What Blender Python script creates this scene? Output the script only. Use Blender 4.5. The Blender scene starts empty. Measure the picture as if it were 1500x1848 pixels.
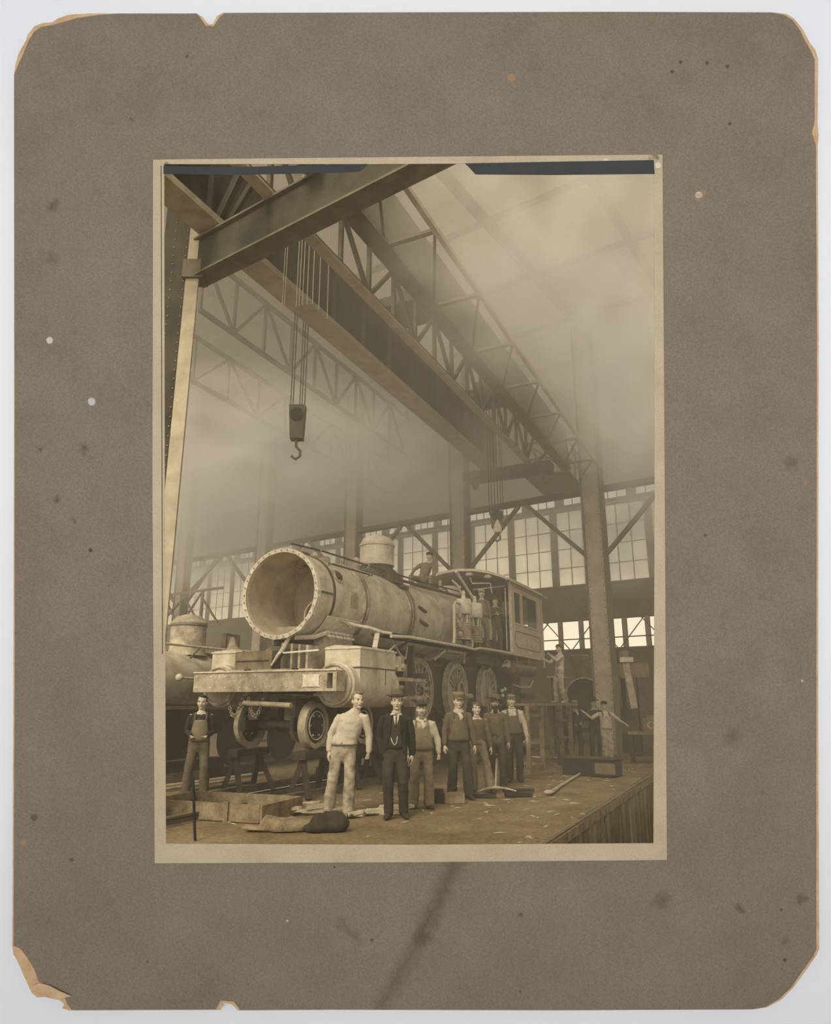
import bpy, math, random
import numpy as np
from mathutils import Vector, Matrix, geometry
from mathutils import noise as mnoise

random.seed(7)
R = math.radians
C = bpy.context.scene.collection

# ------------------------------------------------------------------ camera, world, sun, exposure
EYE = 1.65
TILT = R(15.24)
FOCAL = 1270.0                      # pixels for a 1500 px wide frame
scn = bpy.context.scene
cam_d = bpy.data.cameras.new('camera')
cam_d.sensor_fit = 'HORIZONTAL'
cam_d.sensor_width = 36.0
cam_d.lens = 36.0 * FOCAL / 1500.0
cam_d.clip_end = 500
cam = bpy.data.objects.new('camera', cam_d)
C.objects.link(cam)
cam.location = (0, 0, EYE)
cam.rotation_euler = (R(90) + TILT, 0, 0)
scn.camera = cam

wd = bpy.data.worlds.new('sky')
scn.world = wd
wd.use_nodes = True
bg = wd.node_tree.nodes['Background']
bg.inputs[0].default_value = (1.0, 0.865, 0.62, 1)
bg.inputs[1].default_value = 1.42

sun_d = bpy.data.lights.new('sun', 'SUN')
sun_d.energy = 3.3
sun_d.angle = R(25)
sun_d.color = (1.0, 0.87, 0.64)
sun = bpy.data.objects.new('sun', sun_d)
C.objects.link(sun)
sun.rotation_euler = (R(52), 0, R(-22))      # shines away from the viewer, high from the left

fill_d = bpy.data.lights.new('board_fill_light', 'AREA')  # unseen light added behind the viewer to brighten card and panel
fill_d.shape = 'RECTANGLE'
fill_d.size = 6.0
fill_d.size_y = 3.4
fill_d.energy = 332
fill_d.color = (0.96, 0.97, 1.0)
fill_light = bpy.data.objects.new('board_fill_light', fill_d)
C.objects.link(fill_light)
fill_light.location = (0.0, -3.9, 1.4)
fill_light.rotation_euler = (R(92), 0, R(-6))

scn.view_settings.view_transform = 'Standard'
scn.view_settings.look = 'None'
scn.view_settings.exposure = 0.0
scn.view_settings.gamma = 1.0
scn.view_settings.use_curve_mapping = False
scn.cycles.max_bounces = 6
scn.cycles.diffuse_bounces = 3
scn.cycles.glossy_bounces = 2
scn.cycles.transparent_max_bounces = 12
scn.cycles.volume_bounces = 1
scn.cycles.sample_clamp_indirect = 4.0

# ------------------------------------------------------------------ helpers
def srgb(r, g, b):
    f = lambda c: (c / 255 / 12.92) if c / 255 <= 0.04045 else ((c / 255 + 0.055) / 1.055) ** 2.4
    return (f(r), f(g), f(b), 1.0)

MATS = {}
HALL = True        # tones inside the hall are all balanced together
def tone(c):
    return (c[0] * .76, min(c[1] * .86, 1), min(c[2] * 1.06, 1), 1) if HALL else c
def mat(name, col, col2=None, scale=6.0, rough=0.85, metal=0.0, bump=0.0, detail=6.0, spread=(0.35, 0.65), fine=0.0):
    """Matt procedural material: two tones mixed by noise, plus an optional fine grain and relief."""
    if name in MATS:
        return MATS[name]
    col, col2 = tone(col), tone(col2 or col)
    m = bpy.data.materials.new(name)
    m.use_nodes = True
    nt = m.node_tree
    b = nt.nodes['Principled BSDF']
    b.inputs['Roughness'].default_value = rough
    b.inputs['Metallic'].default_value = metal
    b.inputs['Specular IOR Level'].default_value = 0.25
    tc = nt.nodes.new('ShaderNodeTexCoord')
    nz = nt.nodes.new('ShaderNodeTexNoise')
    nz.inputs['Scale'].default_value = scale
    nz.inputs['Detail'].default_value = detail
    nz.inputs['Roughness'].default_value = 0.65
    nt.links.new(tc.outputs['Object'], nz.inputs['Vector'])
    rp = nt.nodes.new('ShaderNodeValToRGB')
    rp.color_ramp.elements[0].position = spread[0]
    rp.color_ramp.elements[1].position = spread[1]
    rp.color_ramp.elements[0].color = col
    rp.color_ramp.elements[1].color = col2 or col
    nt.links.new(nz.outputs['Fac'], rp.inputs['Fac'])
    out = rp.outputs['Color']
    if fine:
        n2 = nt.nodes.new('ShaderNodeTexNoise')
        n2.inputs['Scale'].default_value = scale * (14 if HALL else 42)
        n2.inputs['Detail'].default_value = 2
        nt.links.new(tc.outputs['Object'], n2.inputs['Vector'])
        mr = nt.nodes.new('ShaderNodeMapRange')
        mr.inputs['From Min'].default_value = 0.3
        mr.inputs['From Max'].default_value = 0.7
        mr.inputs['To Min'].default_value = 1 - fine
        mr.inputs['To Max'].default_value = 1 + fine
        nt.links.new(n2.outputs['Fac'], mr.inputs['Value'])
        mx = nt.nodes.new('ShaderNodeVectorMath')
        mx.operation = 'SCALE'
        nt.links.new(out, mx.inputs[0])
        nt.links.new(mr.outputs['Result'], mx.inputs['Scale'])
        out = mx.outputs['Vector']
    nt.links.new(out, b.inputs['Base Color'])
    if bump:
        bp = nt.nodes.new('ShaderNodeBump')
        bp.inputs['Strength'].default_value = bump
        bp.inputs['Distance'].default_value = 0.02
        nt.links.new(nz.outputs['Fac'], bp.inputs['Height'])
        nt.links.new(bp.outputs['Normal'], b.inputs['Normal'])
    MATS[name] = m
    return m

class MB:
    """Collects simple solids; build() links them as ONE mesh object."""
    def __init__(self):
        self.v, self.f = [], []
    def add(self, vs, fs):
        o = len(self.v)
        self.v += [tuple(p) for p in vs]
        self.f += [tuple(o + i for i in q) for q in fs]
        return self
    def box(self, c, s, rot=None):
        hx, hy, hz = s[0] / 2, s[1] / 2, s[2] / 2
        vs = [Vector((x, y, z)) for x in (-hx, hx) for y in (-hy, hy) for z in (-hz, hz)]
        if rot is not None:
            vs = [rot @ p for p in vs]
        return self.add([p + Vector(c) for p in vs],
                        [(0, 1, 3, 2), (4, 6, 7, 5), (0, 4, 5, 1), (2, 3, 7, 6), (0, 2, 6, 4), (1, 5, 7, 3)])
    def bx(self, x0, x1, y0, y1, z0, z1):
        return self.box(((x0 + x1) / 2, (y0 + y1) / 2, (z0 + z1) / 2), (abs(x1 - x0), abs(y1 - y0), abs(z1 - z0)))
    def beam(self, p0, p1, w, h, up=(0, 0, 1)):
        p0, p1 = Vector(p0), Vector(p1)
        d = (p1 - p0)
        L = d.length
        d.normalize()
        u = Vector(up)
        if abs(d.dot(u)) > 0.95:
            u = Vector((1, 0, 0))
        sd = d.cross(u).normalized()
        u = sd.cross(d).normalized()
        return self.box((p0 + p1) / 2, (L, w, h), Matrix((d, sd, u)).transposed())
    def cyl(self, p0, p1, r0, r1=None, n=16, caps=True):
        p0, p1 = Vector(p0), Vector(p1)
        r1 = r0 if r1 is None else r1
        d = (p1 - p0).normalized()
        a = Vector((0, 0, 1)) if abs(d.z) < 0.9 else Vector((1, 0, 0))
        u = d.cross(a).normalized()
        w = d.cross(u)
        vs = []
        for p, r in ((p0, r0), (p1, r1)):
            vs += [p + (u * math.cos(2 * math.pi * i / n) + w * math.sin(2 * math.pi * i / n)) * r for i in range(n)]
        fs = [(i, (i + 1) % n, n + (i + 1) % n, n + i) for i in range(n)]
        if caps:
            fs += [tuple(range(n))[::-1], tuple(range(n, 2 * n))]
        return self.add(vs, fs)
    def lathe(self, o, axis, prof, n=32, close=False):
        """prof = [(distance along axis, radius)]"""
        o, d = Vector(o), Vector(axis).normalized()
        a = Vector((0, 0, 1)) if abs(d.z) < 0.9 else Vector((1, 0, 0))
        u = d.cross(a).normalized()
        w = d.cross(u)
        vs = []
        for t, r in prof:
            vs += [o + d * t + (u * math.cos(2 * math.pi * i / n) + w * math.sin(2 * math.pi * i / n)) * max(r, 1e-4) for i in range(n)]
        m = len(prof)
        fs = []
        for j in range(m if close else m - 1):
            k = (j + 1) % m
            fs += [(j * n + i, j * n + (i + 1) % n, k * n + (i + 1) % n, k * n + i) for i in range(n)]
        return self.add(vs, fs)
    def tube(self, pts, r, n=8):
        pts = [Vector(p) for p in pts]
        rs = r if isinstance(r, (list, tuple)) else [r] * len(pts)
        vs = []
        pu = None
        for i, p in enumerate(pts):
            d = (pts[min(i + 1, len(pts) - 1)] - pts[max(i - 1, 0)]).normalized()
            if pu is None:
                a = Vector((0, 0, 1)) if abs(d.z) < 0.9 else Vector((1, 0, 0))
                u = d.cross(a).normalized()
            else:
                u = (pu - d * pu.dot(d)).normalized()
            pu = u
            w = d.cross(u)
            vs += [p + (u * math.cos(2 * math.pi * k / n) + w * math.sin(2 * math.pi * k / n)) * rs[i] for k in range(n)]
        m = len(pts)
        fs = [(j * n + i, j * n + (i + 1) % n, (j + 1) * n + (i + 1) % n, (j + 1) * n + i) for j in range(m - 1) for i in range(n)]
        fs += [tuple(range(n))[::-1], tuple(range((m - 1) * n, m * n))]
        return self.add(vs, fs)
    def torus(self, o, axis, Rr, r, n=32, k=8):
        o, d = Vector(o), Vector(axis).normalized()
        a = Vector((0, 0, 1)) if abs(d.z) < 0.9 else Vector((1, 0, 0))
        u = d.cross(a).normalized()
        w = d.cross(u)
        vs, fs = [], []
        for i in range(n):
            c = u * math.cos(2 * math.pi * i / n) + w * math.sin(2 * math.pi * i / n)
            for j in range(k):
                q = 2 * math.pi * j / k
                vs.append(o + c * (Rr + r * math.cos(q)) + d * r * math.sin(q))
        for i in range(n):
            for j in range(k):
                fs.append((i * k + j, i * k + (j + 1) % k, ((i + 1) % n) * k + (j + 1) % k, ((i + 1) % n) * k + j))
        return self.add(vs, fs)
    def ball(self, c, r, n=12, m=8):
        rx, ry, rz = r if isinstance(r, (tuple, list)) else (r, r, r)
        vs, fs = [], []
        for j in range(m + 1):
            t = math.pi * j / m
            for i in range(n):
                q = 2 * math.pi * i / n
                vs.append((c[0] + rx * math.sin(t) * math.cos(q), c[1] + ry * math.sin(t) * math.sin(q), c[2] + rz * math.cos(t)))
        for j in range(m):
            fs += [(j * n + i, (j + 1) * n + i, (j + 1) * n + (i + 1) % n, j * n + (i + 1) % n) for i in range(n)]
        return self.add(vs, fs)
    def prism(self, poly, z0, z1, fn=None, holes=()):
        """poly (and holes) in the xy plane extruded from z0 to z1; fn maps (x,y,z) to the final place"""
        fn = fn or (lambda x, y, z: (x, y, z))
        loops = [list(poly)] + [list(h) for h in holes]
        flat = [p for l in loops for p in l]
        tri = geometry.tessellate_polygon([[Vector((p[0], p[1], 0)) for p in l] for l in loops])
        n = len(flat)
        vs = [fn(p[0], p[1], z0) for p in flat] + [fn(p[0], p[1], z1) for p in flat]
        fs = [tuple(t) for t in tri] + [tuple(n + i for i in reversed(t)) for t in tri]
        o = 0
        for l in loops:
            k = len(l)
            fs += [(o + i, o + (i + 1) % k, n + o + (i + 1) % k, n + o + i) for i in range(k)]
            o += k
        return self.add(vs, fs)
    def mesh(self, name, m, smooth=False):
        me = bpy.data.meshes.new(name)
        me.from_pydata(self.v, [], self.f)
        import bmesh
        bm = bmesh.new()
        bm.from_mesh(me)
        bmesh.ops.recalc_face_normals(bm, faces=bm.faces)
        bm.to_mesh(me)
        bm.free()
        if m:
            me.materials.append(m)
        if smooth:
            me.polygons.foreach_set('use_smooth', [True] * len(me.polygons))
            try:
                me.set_sharp_from_angle(angle=R(40))
            except Exception:
                pass
        return me
    def build(self, name, m, parent=None, smooth=False):
        return link(name, self.mesh(name, m, smooth), parent)

def link(name, me, parent=None):
    o = bpy.data.objects.new(name, me)
    C.objects.link(o)
    o.parent = parent
    return o

def tag(o, label, cat=None, group=None, kind=None):
    if label:
        o['label'] = label
    if cat:
        o['category'] = cat
    if group:
        o['group'] = group
    if kind:
        o['kind'] = kind
    return o

def empty(name, loc=(0, 0, 0), rz=0.0):
    o = bpy.data.objects.new(name, None)
    C.objects.link(o)
    o.location = loc
    o.rotation_euler = (0, 0, rz)
    o.empty_display_size = 0.2
    return o

def struct(o):
    o['kind'] = 'structure'
    return o

def copy_tree(o, parent=None):
    c = o.copy()
    C.objects.link(c)
    c.parent = parent
    for ch in list(o.children):
        copy_tree(ch, c)
    return c

# frames of the hall: T = along the repair tracks (s, w, z), B = along the row of far columns (k, -b, z)
T_O, T_A = Vector((-0.626, 18.54, 0)), R(64.6)
B_O, B_A = Vector((6.3, 24.0, 0)), math.atan2(0.568, -0.823)
def place_T(o):
    o.location = T_O
    o.rotation_euler = (0, 0, T_A)
    return o
def place_B(o):
    o.location = B_O
    o.rotation_euler = (0, 0, B_A)
    return o
def TP(s, w, z=0):
    return T_O + Matrix.Rotation(T_A, 3, 'Z') @ Vector((s, w, z))

# ------------------------------------------------------------------ materials (sepia tones)
M_board = None
M_dirt = mat('earth_floor', (0.150, 0.098, 0.045, 1), (0.27, 0.185, 0.090, 1), 1.3, 0.95, bump=0.6, fine=0.25, detail=10)
M_wood = mat('weathered_timber', (0.15, 0.10, 0.05, 1), (0.32, 0.23, 0.125, 1), 5, 0.9, fine=0.2)
M_woodl = mat('pale_timber', (0.40, 0.30, 0.18, 1), (0.55, 0.43, 0.27, 1), 5, 0.9, fine=0.15)
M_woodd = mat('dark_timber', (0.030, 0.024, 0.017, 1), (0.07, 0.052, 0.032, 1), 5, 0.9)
M_bare = mat('primed_steel', (0.36, 0.27, 0.16, 1), (0.68, 0.55, 0.37, 1), 2.3, 0.65, bump=0.15, fine=0.12, detail=10, spread=(0.3, 0.6))
M_bare2 = mat('scaled_steel', (0.25, 0.18, 0.10, 1), (0.58, 0.45, 0.29, 1), 4, 0.7, bump=0.25, fine=0.2, detail=10)
M_rim = mat('chalky_rim_steel', (0.55, 0.43, 0.28, 1), (0.80, 0.66, 0.46, 1), 9, 0.8)
M_inner = mat('sooty_smokebox_lining', (0.50, 0.365, 0.205, 1), (0.80, 0.61, 0.37, 1), 2, 0.85)
M_iron = mat('black_iron', (0.014, 0.014, 0.013, 1), (0.036, 0.031, 0.024, 1), 6, 0.6)
M_iron2 = mat('brown_iron', (0.060, 0.045, 0.027, 1), (0.13, 0.094, 0.054, 1), 6, 0.6)
M_wheel = mat('wheel_steel', (0.30, 0.225, 0.135, 1), (0.56, 0.43, 0.27, 1), 5, 0.6)
M_cab = mat('cab_paint', (0.56, 0.43, 0.255, 1), (0.68, 0.53, 0.33, 1), 2, 0.6)
M_letter = mat('pale_lettering', (0.80, 0.66, 0.45, 1), (0.90, 0.76, 0.54, 1), 8, 0.7)
M_brass = mat('bright_fitting', (0.72, 0.62, 0.42, 1), (0.9, 0.8, 0.6, 1), 8, 0.35)
M_tank = mat('brown_tank', (0.16, 0.105, 0.055, 1), (0.24, 0.165, 0.088, 1), 5, 0.35)
M_girder = mat('sooty_girder', (0.040, 0.033, 0.022, 1), (0.085, 0.068, 0.043, 1), 1.5, 0.8)
M_flange = mat('pale_flange', (0.38, 0.29, 0.18, 1), (0.52, 0.41, 0.27, 1), 3, 0.8)
M_truss = mat('truss_steel', (0.13, 0.10, 0.06, 1), (0.20, 0.155, 0.095, 1), 3, 0.8)
M_col = mat('column_steel', (0.36, 0.27, 0.17, 1), (0.50, 0.39, 0.25, 1), 2, 0.8)
M_wall = mat('hall_wall', (0.30, 0.225, 0.13, 1), (0.38, 0.29, 0.175, 1), 0.5, 0.9, fine=0.1)
M_walld = mat('soot_stained_wall', (0.17, 0.12, 0.062, 1), (0.23, 0.17, 0.093, 1), 0.5, 0.9, fine=0.1)
M_pale = mat('haze_pale_wall', (0.60, 0.48, 0.31, 1), (0.76, 0.62, 0.42, 1), 0.5, 0.9, fine=0.1)  # paleness of the far haze put into the wall colour
M_roof = mat('roof_boards', (0.20, 0.15, 0.09, 1), (0.30, 0.235, 0.145, 1), 0.3, 0.9, fine=0.1)
M_skin = mat('skin', (0.50, 0.37, 0.24, 1), (0.60, 0.46, 0.31, 1), 10, 0.7)
M_skind = mat('darker_skin', (0.30, 0.22, 0.14, 1), (0.38, 0.29, 0.19, 1), 10, 0.7)  # second, darker skin tone, given to some of the men
M_hair = mat('dark_hair', (0.022, 0.018, 0.012, 1), (0.05, 0.038, 0.024, 1), 30, 0.8)
M_hairg = mat('grey_beard', (0.16, 0.12, 0.075, 1), (0.26, 0.20, 0.13, 1), 30, 0.85)
M_eye = mat('eye', (0.03, 0.025, 0.02, 1), None, 5, 0.4)
M_lip = mat('lip', (0.24, 0.155, 0.09, 1), None, 5, 0.7)
CL = {
    'white': mat('pale_cotton', (0.46, 0.36, 0.235, 1), (0.58, 0.47, 0.32, 1), 7, 0.9),
    'cream': mat('cream_cotton', (0.38, 0.29, 0.18, 1), (0.52, 0.41, 0.27, 1), 9, 0.9),
    'dirty': mat('stained_cotton', (0.20, 0.148, 0.085, 1), (0.44, 0.34, 0.215, 1), 7, 0.95, spread=(0.38, 0.62)),
    'tan': mat('tan_drill', (0.16, 0.116, 0.062, 1), (0.25, 0.185, 0.105, 1), 8, 0.95),
    'brown': mat('brown_drill', (0.085, 0.062, 0.032, 1), (0.145, 0.107, 0.060, 1), 8, 0.95),
    'dark': mat('dark_wool', (0.030, 0.025, 0.017, 1), (0.062, 0.047, 0.030, 1), 8, 0.95),
    'black': mat('black_wool', (0.016, 0.015, 0.013, 1), (0.035, 0.029, 0.021, 1), 8, 0.95),
}
M_boot = mat('boot_leather', (0.022, 0.018, 0.014, 1), (0.075, 0.056, 0.035, 1), 12, 0.6)
def glass_mat(name='window_glass', tint=(0.93, 0.93, 0.93, 1)):
    m = bpy.data.materials.new(name)
    m.use_nodes = True
    nt = m.node_tree
    nt.nodes.remove(nt.nodes['Principled BSDF'])
    out = nt.nodes['Material Output']
    tr = nt.nodes.new('ShaderNodeBsdfTransparent')
    tr.inputs[0].default_value = tint
    gl = nt.nodes.new('ShaderNodeBsdfGlossy')
    gl.inputs['Roughness'].default_value = 0.1
    mx = nt.nodes.new('ShaderNodeMixShader')
    mx.inputs[0].default_value = 0.05
    nt.links.new(tr.outputs[0], mx.inputs[1])
    nt.links.new(gl.outputs[0], mx.inputs[2])
    nt.links.new(mx.outputs[0], out.inputs['Surface'])
    return m
def painted_glass():
    """whitened works glass: lets soft light through without a clear view"""
    m = bpy.data.materials.new('whitened_glass')
    m.use_nodes = True
    nt = m.node_tree
    nt.nodes.remove(nt.nodes['Principled BSDF'])
    tl = nt.nodes.new('ShaderNodeBsdfTranslucent')
    nz = nt.nodes.new('ShaderNodeTexNoise')
    nz.inputs['Scale'].default_value = 1.2
    tc = nt.nodes.new('ShaderNodeTexCoord')
    nt.links.new(tc.outputs['Object'], nz.inputs['Vector'])
    rp = nt.nodes.new('ShaderNodeValToRGB')
    rp.color_ramp.elements[0].color = (0.70, 0.68, 0.63, 1)
    rp.color_ramp.elements[1].color = (0.95, 0.93, 0.88, 1)
    nt.links.new(nz.outputs['Fac'], rp.inputs['Fac'])
    nt.links.new(rp.outputs[0], tl.inputs[0])
    nt.links.new(tl.outputs[0], nt.nodes['Material Output'].inputs['Surface'])
    return m
M_white_glass = painted_glass()
M_glass = glass_mat()
M_skyl = glass_mat('sooty_skylight_glass', (0.36, 0.34, 0.31, 1))

# ------------------------------------------------------------------ the white panel and the card mount whose window opens on the hall
HALL = False
BD = 3.2                                     # metres from the viewer to the board, along the line of sight
PU = BD / FOCAL
BOARD_LOC = (0, BD * math.cos(TILT), EYE + BD * math.sin(TILT))
BOARD_ROT = (R(90) + TILT, 0, 0)
def BP(x, y):
    return ((x - 750) * PU, (924 - y) * PU)
def board_root(o):
    o.location = BOARD_LOC
    o.rotation_euler = BOARD_ROT
    return o

def spotted(name, base, base2, spots, lines, scale, fine):
    """card or paper: fibrous two-tone ground with stains and flecks at fixed places"""
    m = mat(name, base, base2, scale, 0.95, bump=0.08, fine=fine, detail=8, spread=(0.3, 0.7))
    nt = m.node_tree
    b = nt.nodes['Principled BSDF']
    src = b.inputs['Base Color'].links[0].from_socket
    tc = nt.nodes.new('ShaderNodeTexCoord')
    nz = nt.nodes.new('ShaderNodeTexNoise')
    nz.inputs['Scale'].default_value = 25
    nz.inputs['Detail'].default_value = 4
    nt.links.new(tc.outputs['Object'], nz.inputs['Vector'])
    sub = nt.nodes.new('ShaderNodeVectorMath')
    sub.operation = 'SUBTRACT'
    sub.inputs[1].default_value = (0.5, 0.5, 0.5)
    nt.links.new(nz.outputs['Color'], sub.inputs[0])
    def pos(amount):
        mad = nt.nodes.new('ShaderNodeVectorMath')
        mad.operation = 'MULTIPLY_ADD'
        mad.inputs[1].default_value = (amount, amount, 0)
        nt.links.new(sub.outputs[0], mad.inputs[0])
        nt.links.new(tc.outputs['Object'], mad.inputs[2])
        fl = nt.nodes.new('ShaderNodeVectorMath')
        fl.operation = 'MULTIPLY'
        fl.inputs[1].default_value = (1, 1, 0)
        nt.links.new(mad.outputs[0], fl.inputs[0])
        return fl.outputs[0]
    p_small, p_big = pos(0.008), pos(0.08)
    def mixin(fac, colr):
        nonlocal src
        mx = nt.nodes.new('ShaderNodeMix')
        mx.data_type = 'RGBA'
        nt.links.new(fac, mx.inputs['Factor'])
        nt.links.new(src, mx.inputs['A'])
        mx.inputs['B'].default_value = colr
        src = mx.outputs['Result']
    for (x, y, r, colr, soft, op) in spots:
        d = nt.nodes.new('ShaderNodeVectorMath')
        d.operation = 'DISTANCE'
        nt.links.new(p_small if soft < 0.5 else p_big, d.inputs[0])
        d.inputs[1].default_value = (*BP(x, y), 0)
        mr = nt.nodes.new('ShaderNodeMapRange')
        mr.inputs['From Min'].default_value = r * PU * (1 - soft)
        mr.inputs['From Max'].default_value = r * PU
        mr.inputs['To Min'].default_value = op
        mr.inputs['To Max'].default_value = 0
        nt.links.new(d.outputs['Value'], mr.inputs['Value'])
        mixin(mr.outputs['Result'], colr)
    for (x0, y0, x1, y1, wd_, colr, op) in lines:      # a long stain: distance to a straight line, wavering
        a, c = Vector(BP(x0, y0)), Vector(BP(x1, y1))
        d = (c - a)
        L = d.length
        d.normalize()
        s1 = nt.nodes.new('ShaderNodeVectorMath')
        s1.operation = 'SUBTRACT'
        nt.links.new(p_big, s1.inputs[0])
        s1.inputs[1].default_value = (a.x, a.y, 0)
        t = nt.nodes.new('ShaderNodeVectorMath')
        t.operation = 'DOT_PRODUCT'
        nt.links.new(s1.outputs[0], t.inputs[0])
        t.inputs[1].default_value = (d.x, d.y, 0)
        cl = nt.nodes.new('ShaderNodeClamp')
        cl.inputs['Max'].default_value = L
        nt.links.new(t.outputs['Value'], cl.inputs['Value'])
        sc_ = nt.nodes.new('ShaderNodeVectorMath')
        sc_.operation = 'SCALE'
        sc_.inputs[0].default_value = (d.x, d.y, 0)
        nt.links.new(cl.outputs[0], sc_.inputs['Scale'])
        ds = nt.nodes.new('ShaderNodeVectorMath')
        ds.operation = 'DISTANCE'
        nt.links.new(s1.outputs[0], ds.inputs[0])
        nt.links.new(sc_.outputs[0], ds.inputs[1])
        mr = nt.nodes.new('ShaderNodeMapRange')
        mr.inputs['From Min'].default_value = 0
        mr.inputs['From Max'].default_value = wd_ * PU
        mr.inputs['To Min'].default_value = op
        mr.inputs['To Max'].default_value = 0
        nt.links.new(ds.outputs['Value'], mr.inputs['Value'])
        mixin(mr.outputs['Result'], colr)
    nt.links.new(src, b.inputs['Base Color'])
    return m

K_D = (0.085, 0.062, 0.040, 1)
K_W = (0.72, 0.66, 0.56, 1)
K_O = (0.42, 0.24, 0.11, 1)
rs = random.Random(3)
card_spots = [(90, 614, 6.5, K_W, 0.2, 0.8), (166, 725, 8, (0.60, 0.58, 0.60, 1), 0.3, 0.8), (1261, 352, 7, K_W, 0.2, 0.9), (1262, 352, 13, K_O, 0.5, 0.6),
              (923, 141, 8, K_O, 0.3, 0.7), (164, 993, 4, (0.03, 0.035, 0.03, 1), 0.2, 0.8), (62, 1475, 8, K_D, 0.4, 0.6), (95, 372, 14, K_D, 0.9, 0.6),
              (95, 470, 16, K_D, 0.9, 0.4), (1322, 1330, 22, K_D, 0.9, 0.5), (1195, 1625, 24, K_D, 0.9, 0.5), (1448, 1622, 12, K_D, 0.7, 0.5),
              (1430, 835, 20, K_D, 0.9, 0.4), (1336, 1640, 10, K_D, 0.9, 0.6), (236, 214, 9, K_D, 0.8, 0.5), (1228, 113, 4, K_D, 0.4, 0.8),
              (1313, 120, 4, K_D, 0.4, 0.8), (1213, 130, 4, K_D, 0.4, 0.8), (1276, 114, 4, K_D, 0.4, 0.8), (1317, 224, 4, K_D, 0.4, 0.7), (338, 102, 3, K_D, 0.4, 0.8),
              (72, 812, 6, K_D, 0.8, 0.7), (152, 810, 9, K_D, 0.8, 0.6), (104, 900, 9, K_D, 0.8, 0.6), (135, 937, 7, K_D, 0.8, 0.6), (1416, 1732, 4, K_D, 0.3, 0.8),
              (43, 1520, 7, K_O, 0.4, 0.7), (1474, 240, 10, K_O, 0.4, 0.8), (1415, 1700, 12, K_D, 0.9, 0.4), (940, 1650, 6, K_D, 0.7, 0.6)]
for _ in range(22):
    x, y = rs.uniform(40, 1460), rs.uniform(40, 1810)
    if not (270 < x < 1210 and 275 < y < 1560):
        card_spots.append((x, y, rs.uniform(2.5, 4.5), rs.choice([K_D, K_D, K_W, K_O]), 0.4, 0.6))
card_lines = [(826, 1550, 760, 1690, 26, K_D, 0.55), (760, 1690, 690, 1815, 24, K_D, 0.45), (610, 1660, 650, 1700, 12, K_D, 0.35)]
M_card = spotted('grey_brown_card', (0.213, 0.169, 0.118, 1), (0.255, 0.206, 0.148, 1), card_spots, card_lines, 3.0, 0.14)
M_core = mat('torn_card_core', (0.60, 0.36, 0.18, 1), (0.72, 0.50, 0.29, 1), 14, 0.95, bump=0.5, fine=0.15)
paper_spots = [(1093, 292, 6, K_W, 0.3, 0.9), (1187, 299, 6, K_W, 0.3, 0.9), (298, 297, 7, K_D, 0.5, 0.6), (1179, 284, 8, K_D, 0.6, 0.6), (864, 311, 6, K_W, 0.4, 0.7)]
M_paper = spotted('faded_print_paper', (0.50, 0.39, 0.245, 1), (0.60, 0.485, 0.325, 1), paper_spots, [], 4.0, 0.10)
M_tape = mat('slate_edge_bar', (0.050, 0.052, 0.048, 1), (0.060, 0.062, 0.057, 1), 8, 0.8)
M_panel = mat('white_panel', (0.90, 0.91, 0.92, 1), (0.92, 0.925, 0.93, 1), 0.6, 0.9)

def poly(pts):
    return [BP(x, y) for x, y in pts]

# white panel, standing on the floor
g = MB()
g.prism(poly([(-760, -175), (2260, -175), (2260, 1945), (-760, 1945)]), -0.075, -0.045,
        holes=[poly([(262, 266), (1216, 266), (1216, 1572), (262, 1572)])])
wf = struct(board_root(g.build('wall_front', M_panel)))
wf['label'] = 'white panel showing as a narrow margin around the card mount'

# unseen room added before the panel, keeping sky and sun off it
M_baffle = mat('baffle_grey', (0.62, 0.62, 0.62, 1), (0.66, 0.66, 0.66, 1), 1, 0.9)
for nm, b_, lb in (('wall_left_baffle', (-3.95, -3.80, -4.4, 4.0, 0, 5.3), 'unseen left wall added to keep sky light off the mount'), ('wall_right_baffle', (3.80, 3.95, -4.4, 4.0, 0, 5.3), 'unseen right wall added to keep sky light off the mount'),
                   ('wall_rear_baffle', (-3.95, 3.95, -4.55, -4.4, 0, 5.3), 'unseen rear wall added to keep sky light off the mount'), ('ceiling', (-3.95, 3.95, -4.55, 2.62, 5.16, 5.3), 'unseen ceiling added to keep sun and sky off the mount'),
                   ('floor', (-3.80, 3.80, -4.4, 3.95, 0.0, 0.03), 'floor of the unseen room added before the mount')):
    struct(MB().bx(*b_).build(nm, M_baffle))['label'] = lb

mount = board_root(empty('mounted_photograph'))
tag(mount, 'large grey-brown card mount with chipped corners around a sepia print, against the white panel', 'picture mount')
outer = [(25, 135), (27, 118), (33, 97), (47, 72), (50, 62), (62, 47), (78, 41), (94, 40), (104, 33), (125, 26), (160, 24), (355, 24), (366, 31), (376, 44), (384, 43),
         (391, 29), (402, 23), (700, 22), (1100, 21), (1395, 22), (1420, 25), (1433, 33), (1449, 52), (1462, 77), (1472, 90), (1477, 106), (1476, 220), (1478, 245), (1476, 262), (1478, 600),
         (1477, 1200), (1478, 1500), (1479, 1712), (1474, 1724), (1452, 1756), (1432, 1783), (1410, 1805), (1385, 1818), (1360, 1822), (1000, 1824), (600, 1823), (430, 1824), (418, 1813), (402, 1810),
         (398, 1823), (125, 1824), (112, 1820), (116, 1812), (108, 1806), (93, 1799), (66, 1800), (57, 1792), (45, 1766), (31, 1734), (24, 1722), (22, 1708), (24, 1200), (25, 700)]
g = MB()
g.prism(poly(outer), -0.016, -0.001, holes=[poly([(284, 294), (1190, 290), (1196, 1544), (287, 1548)])])
g.build('card_core', M_core, mount)
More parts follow.
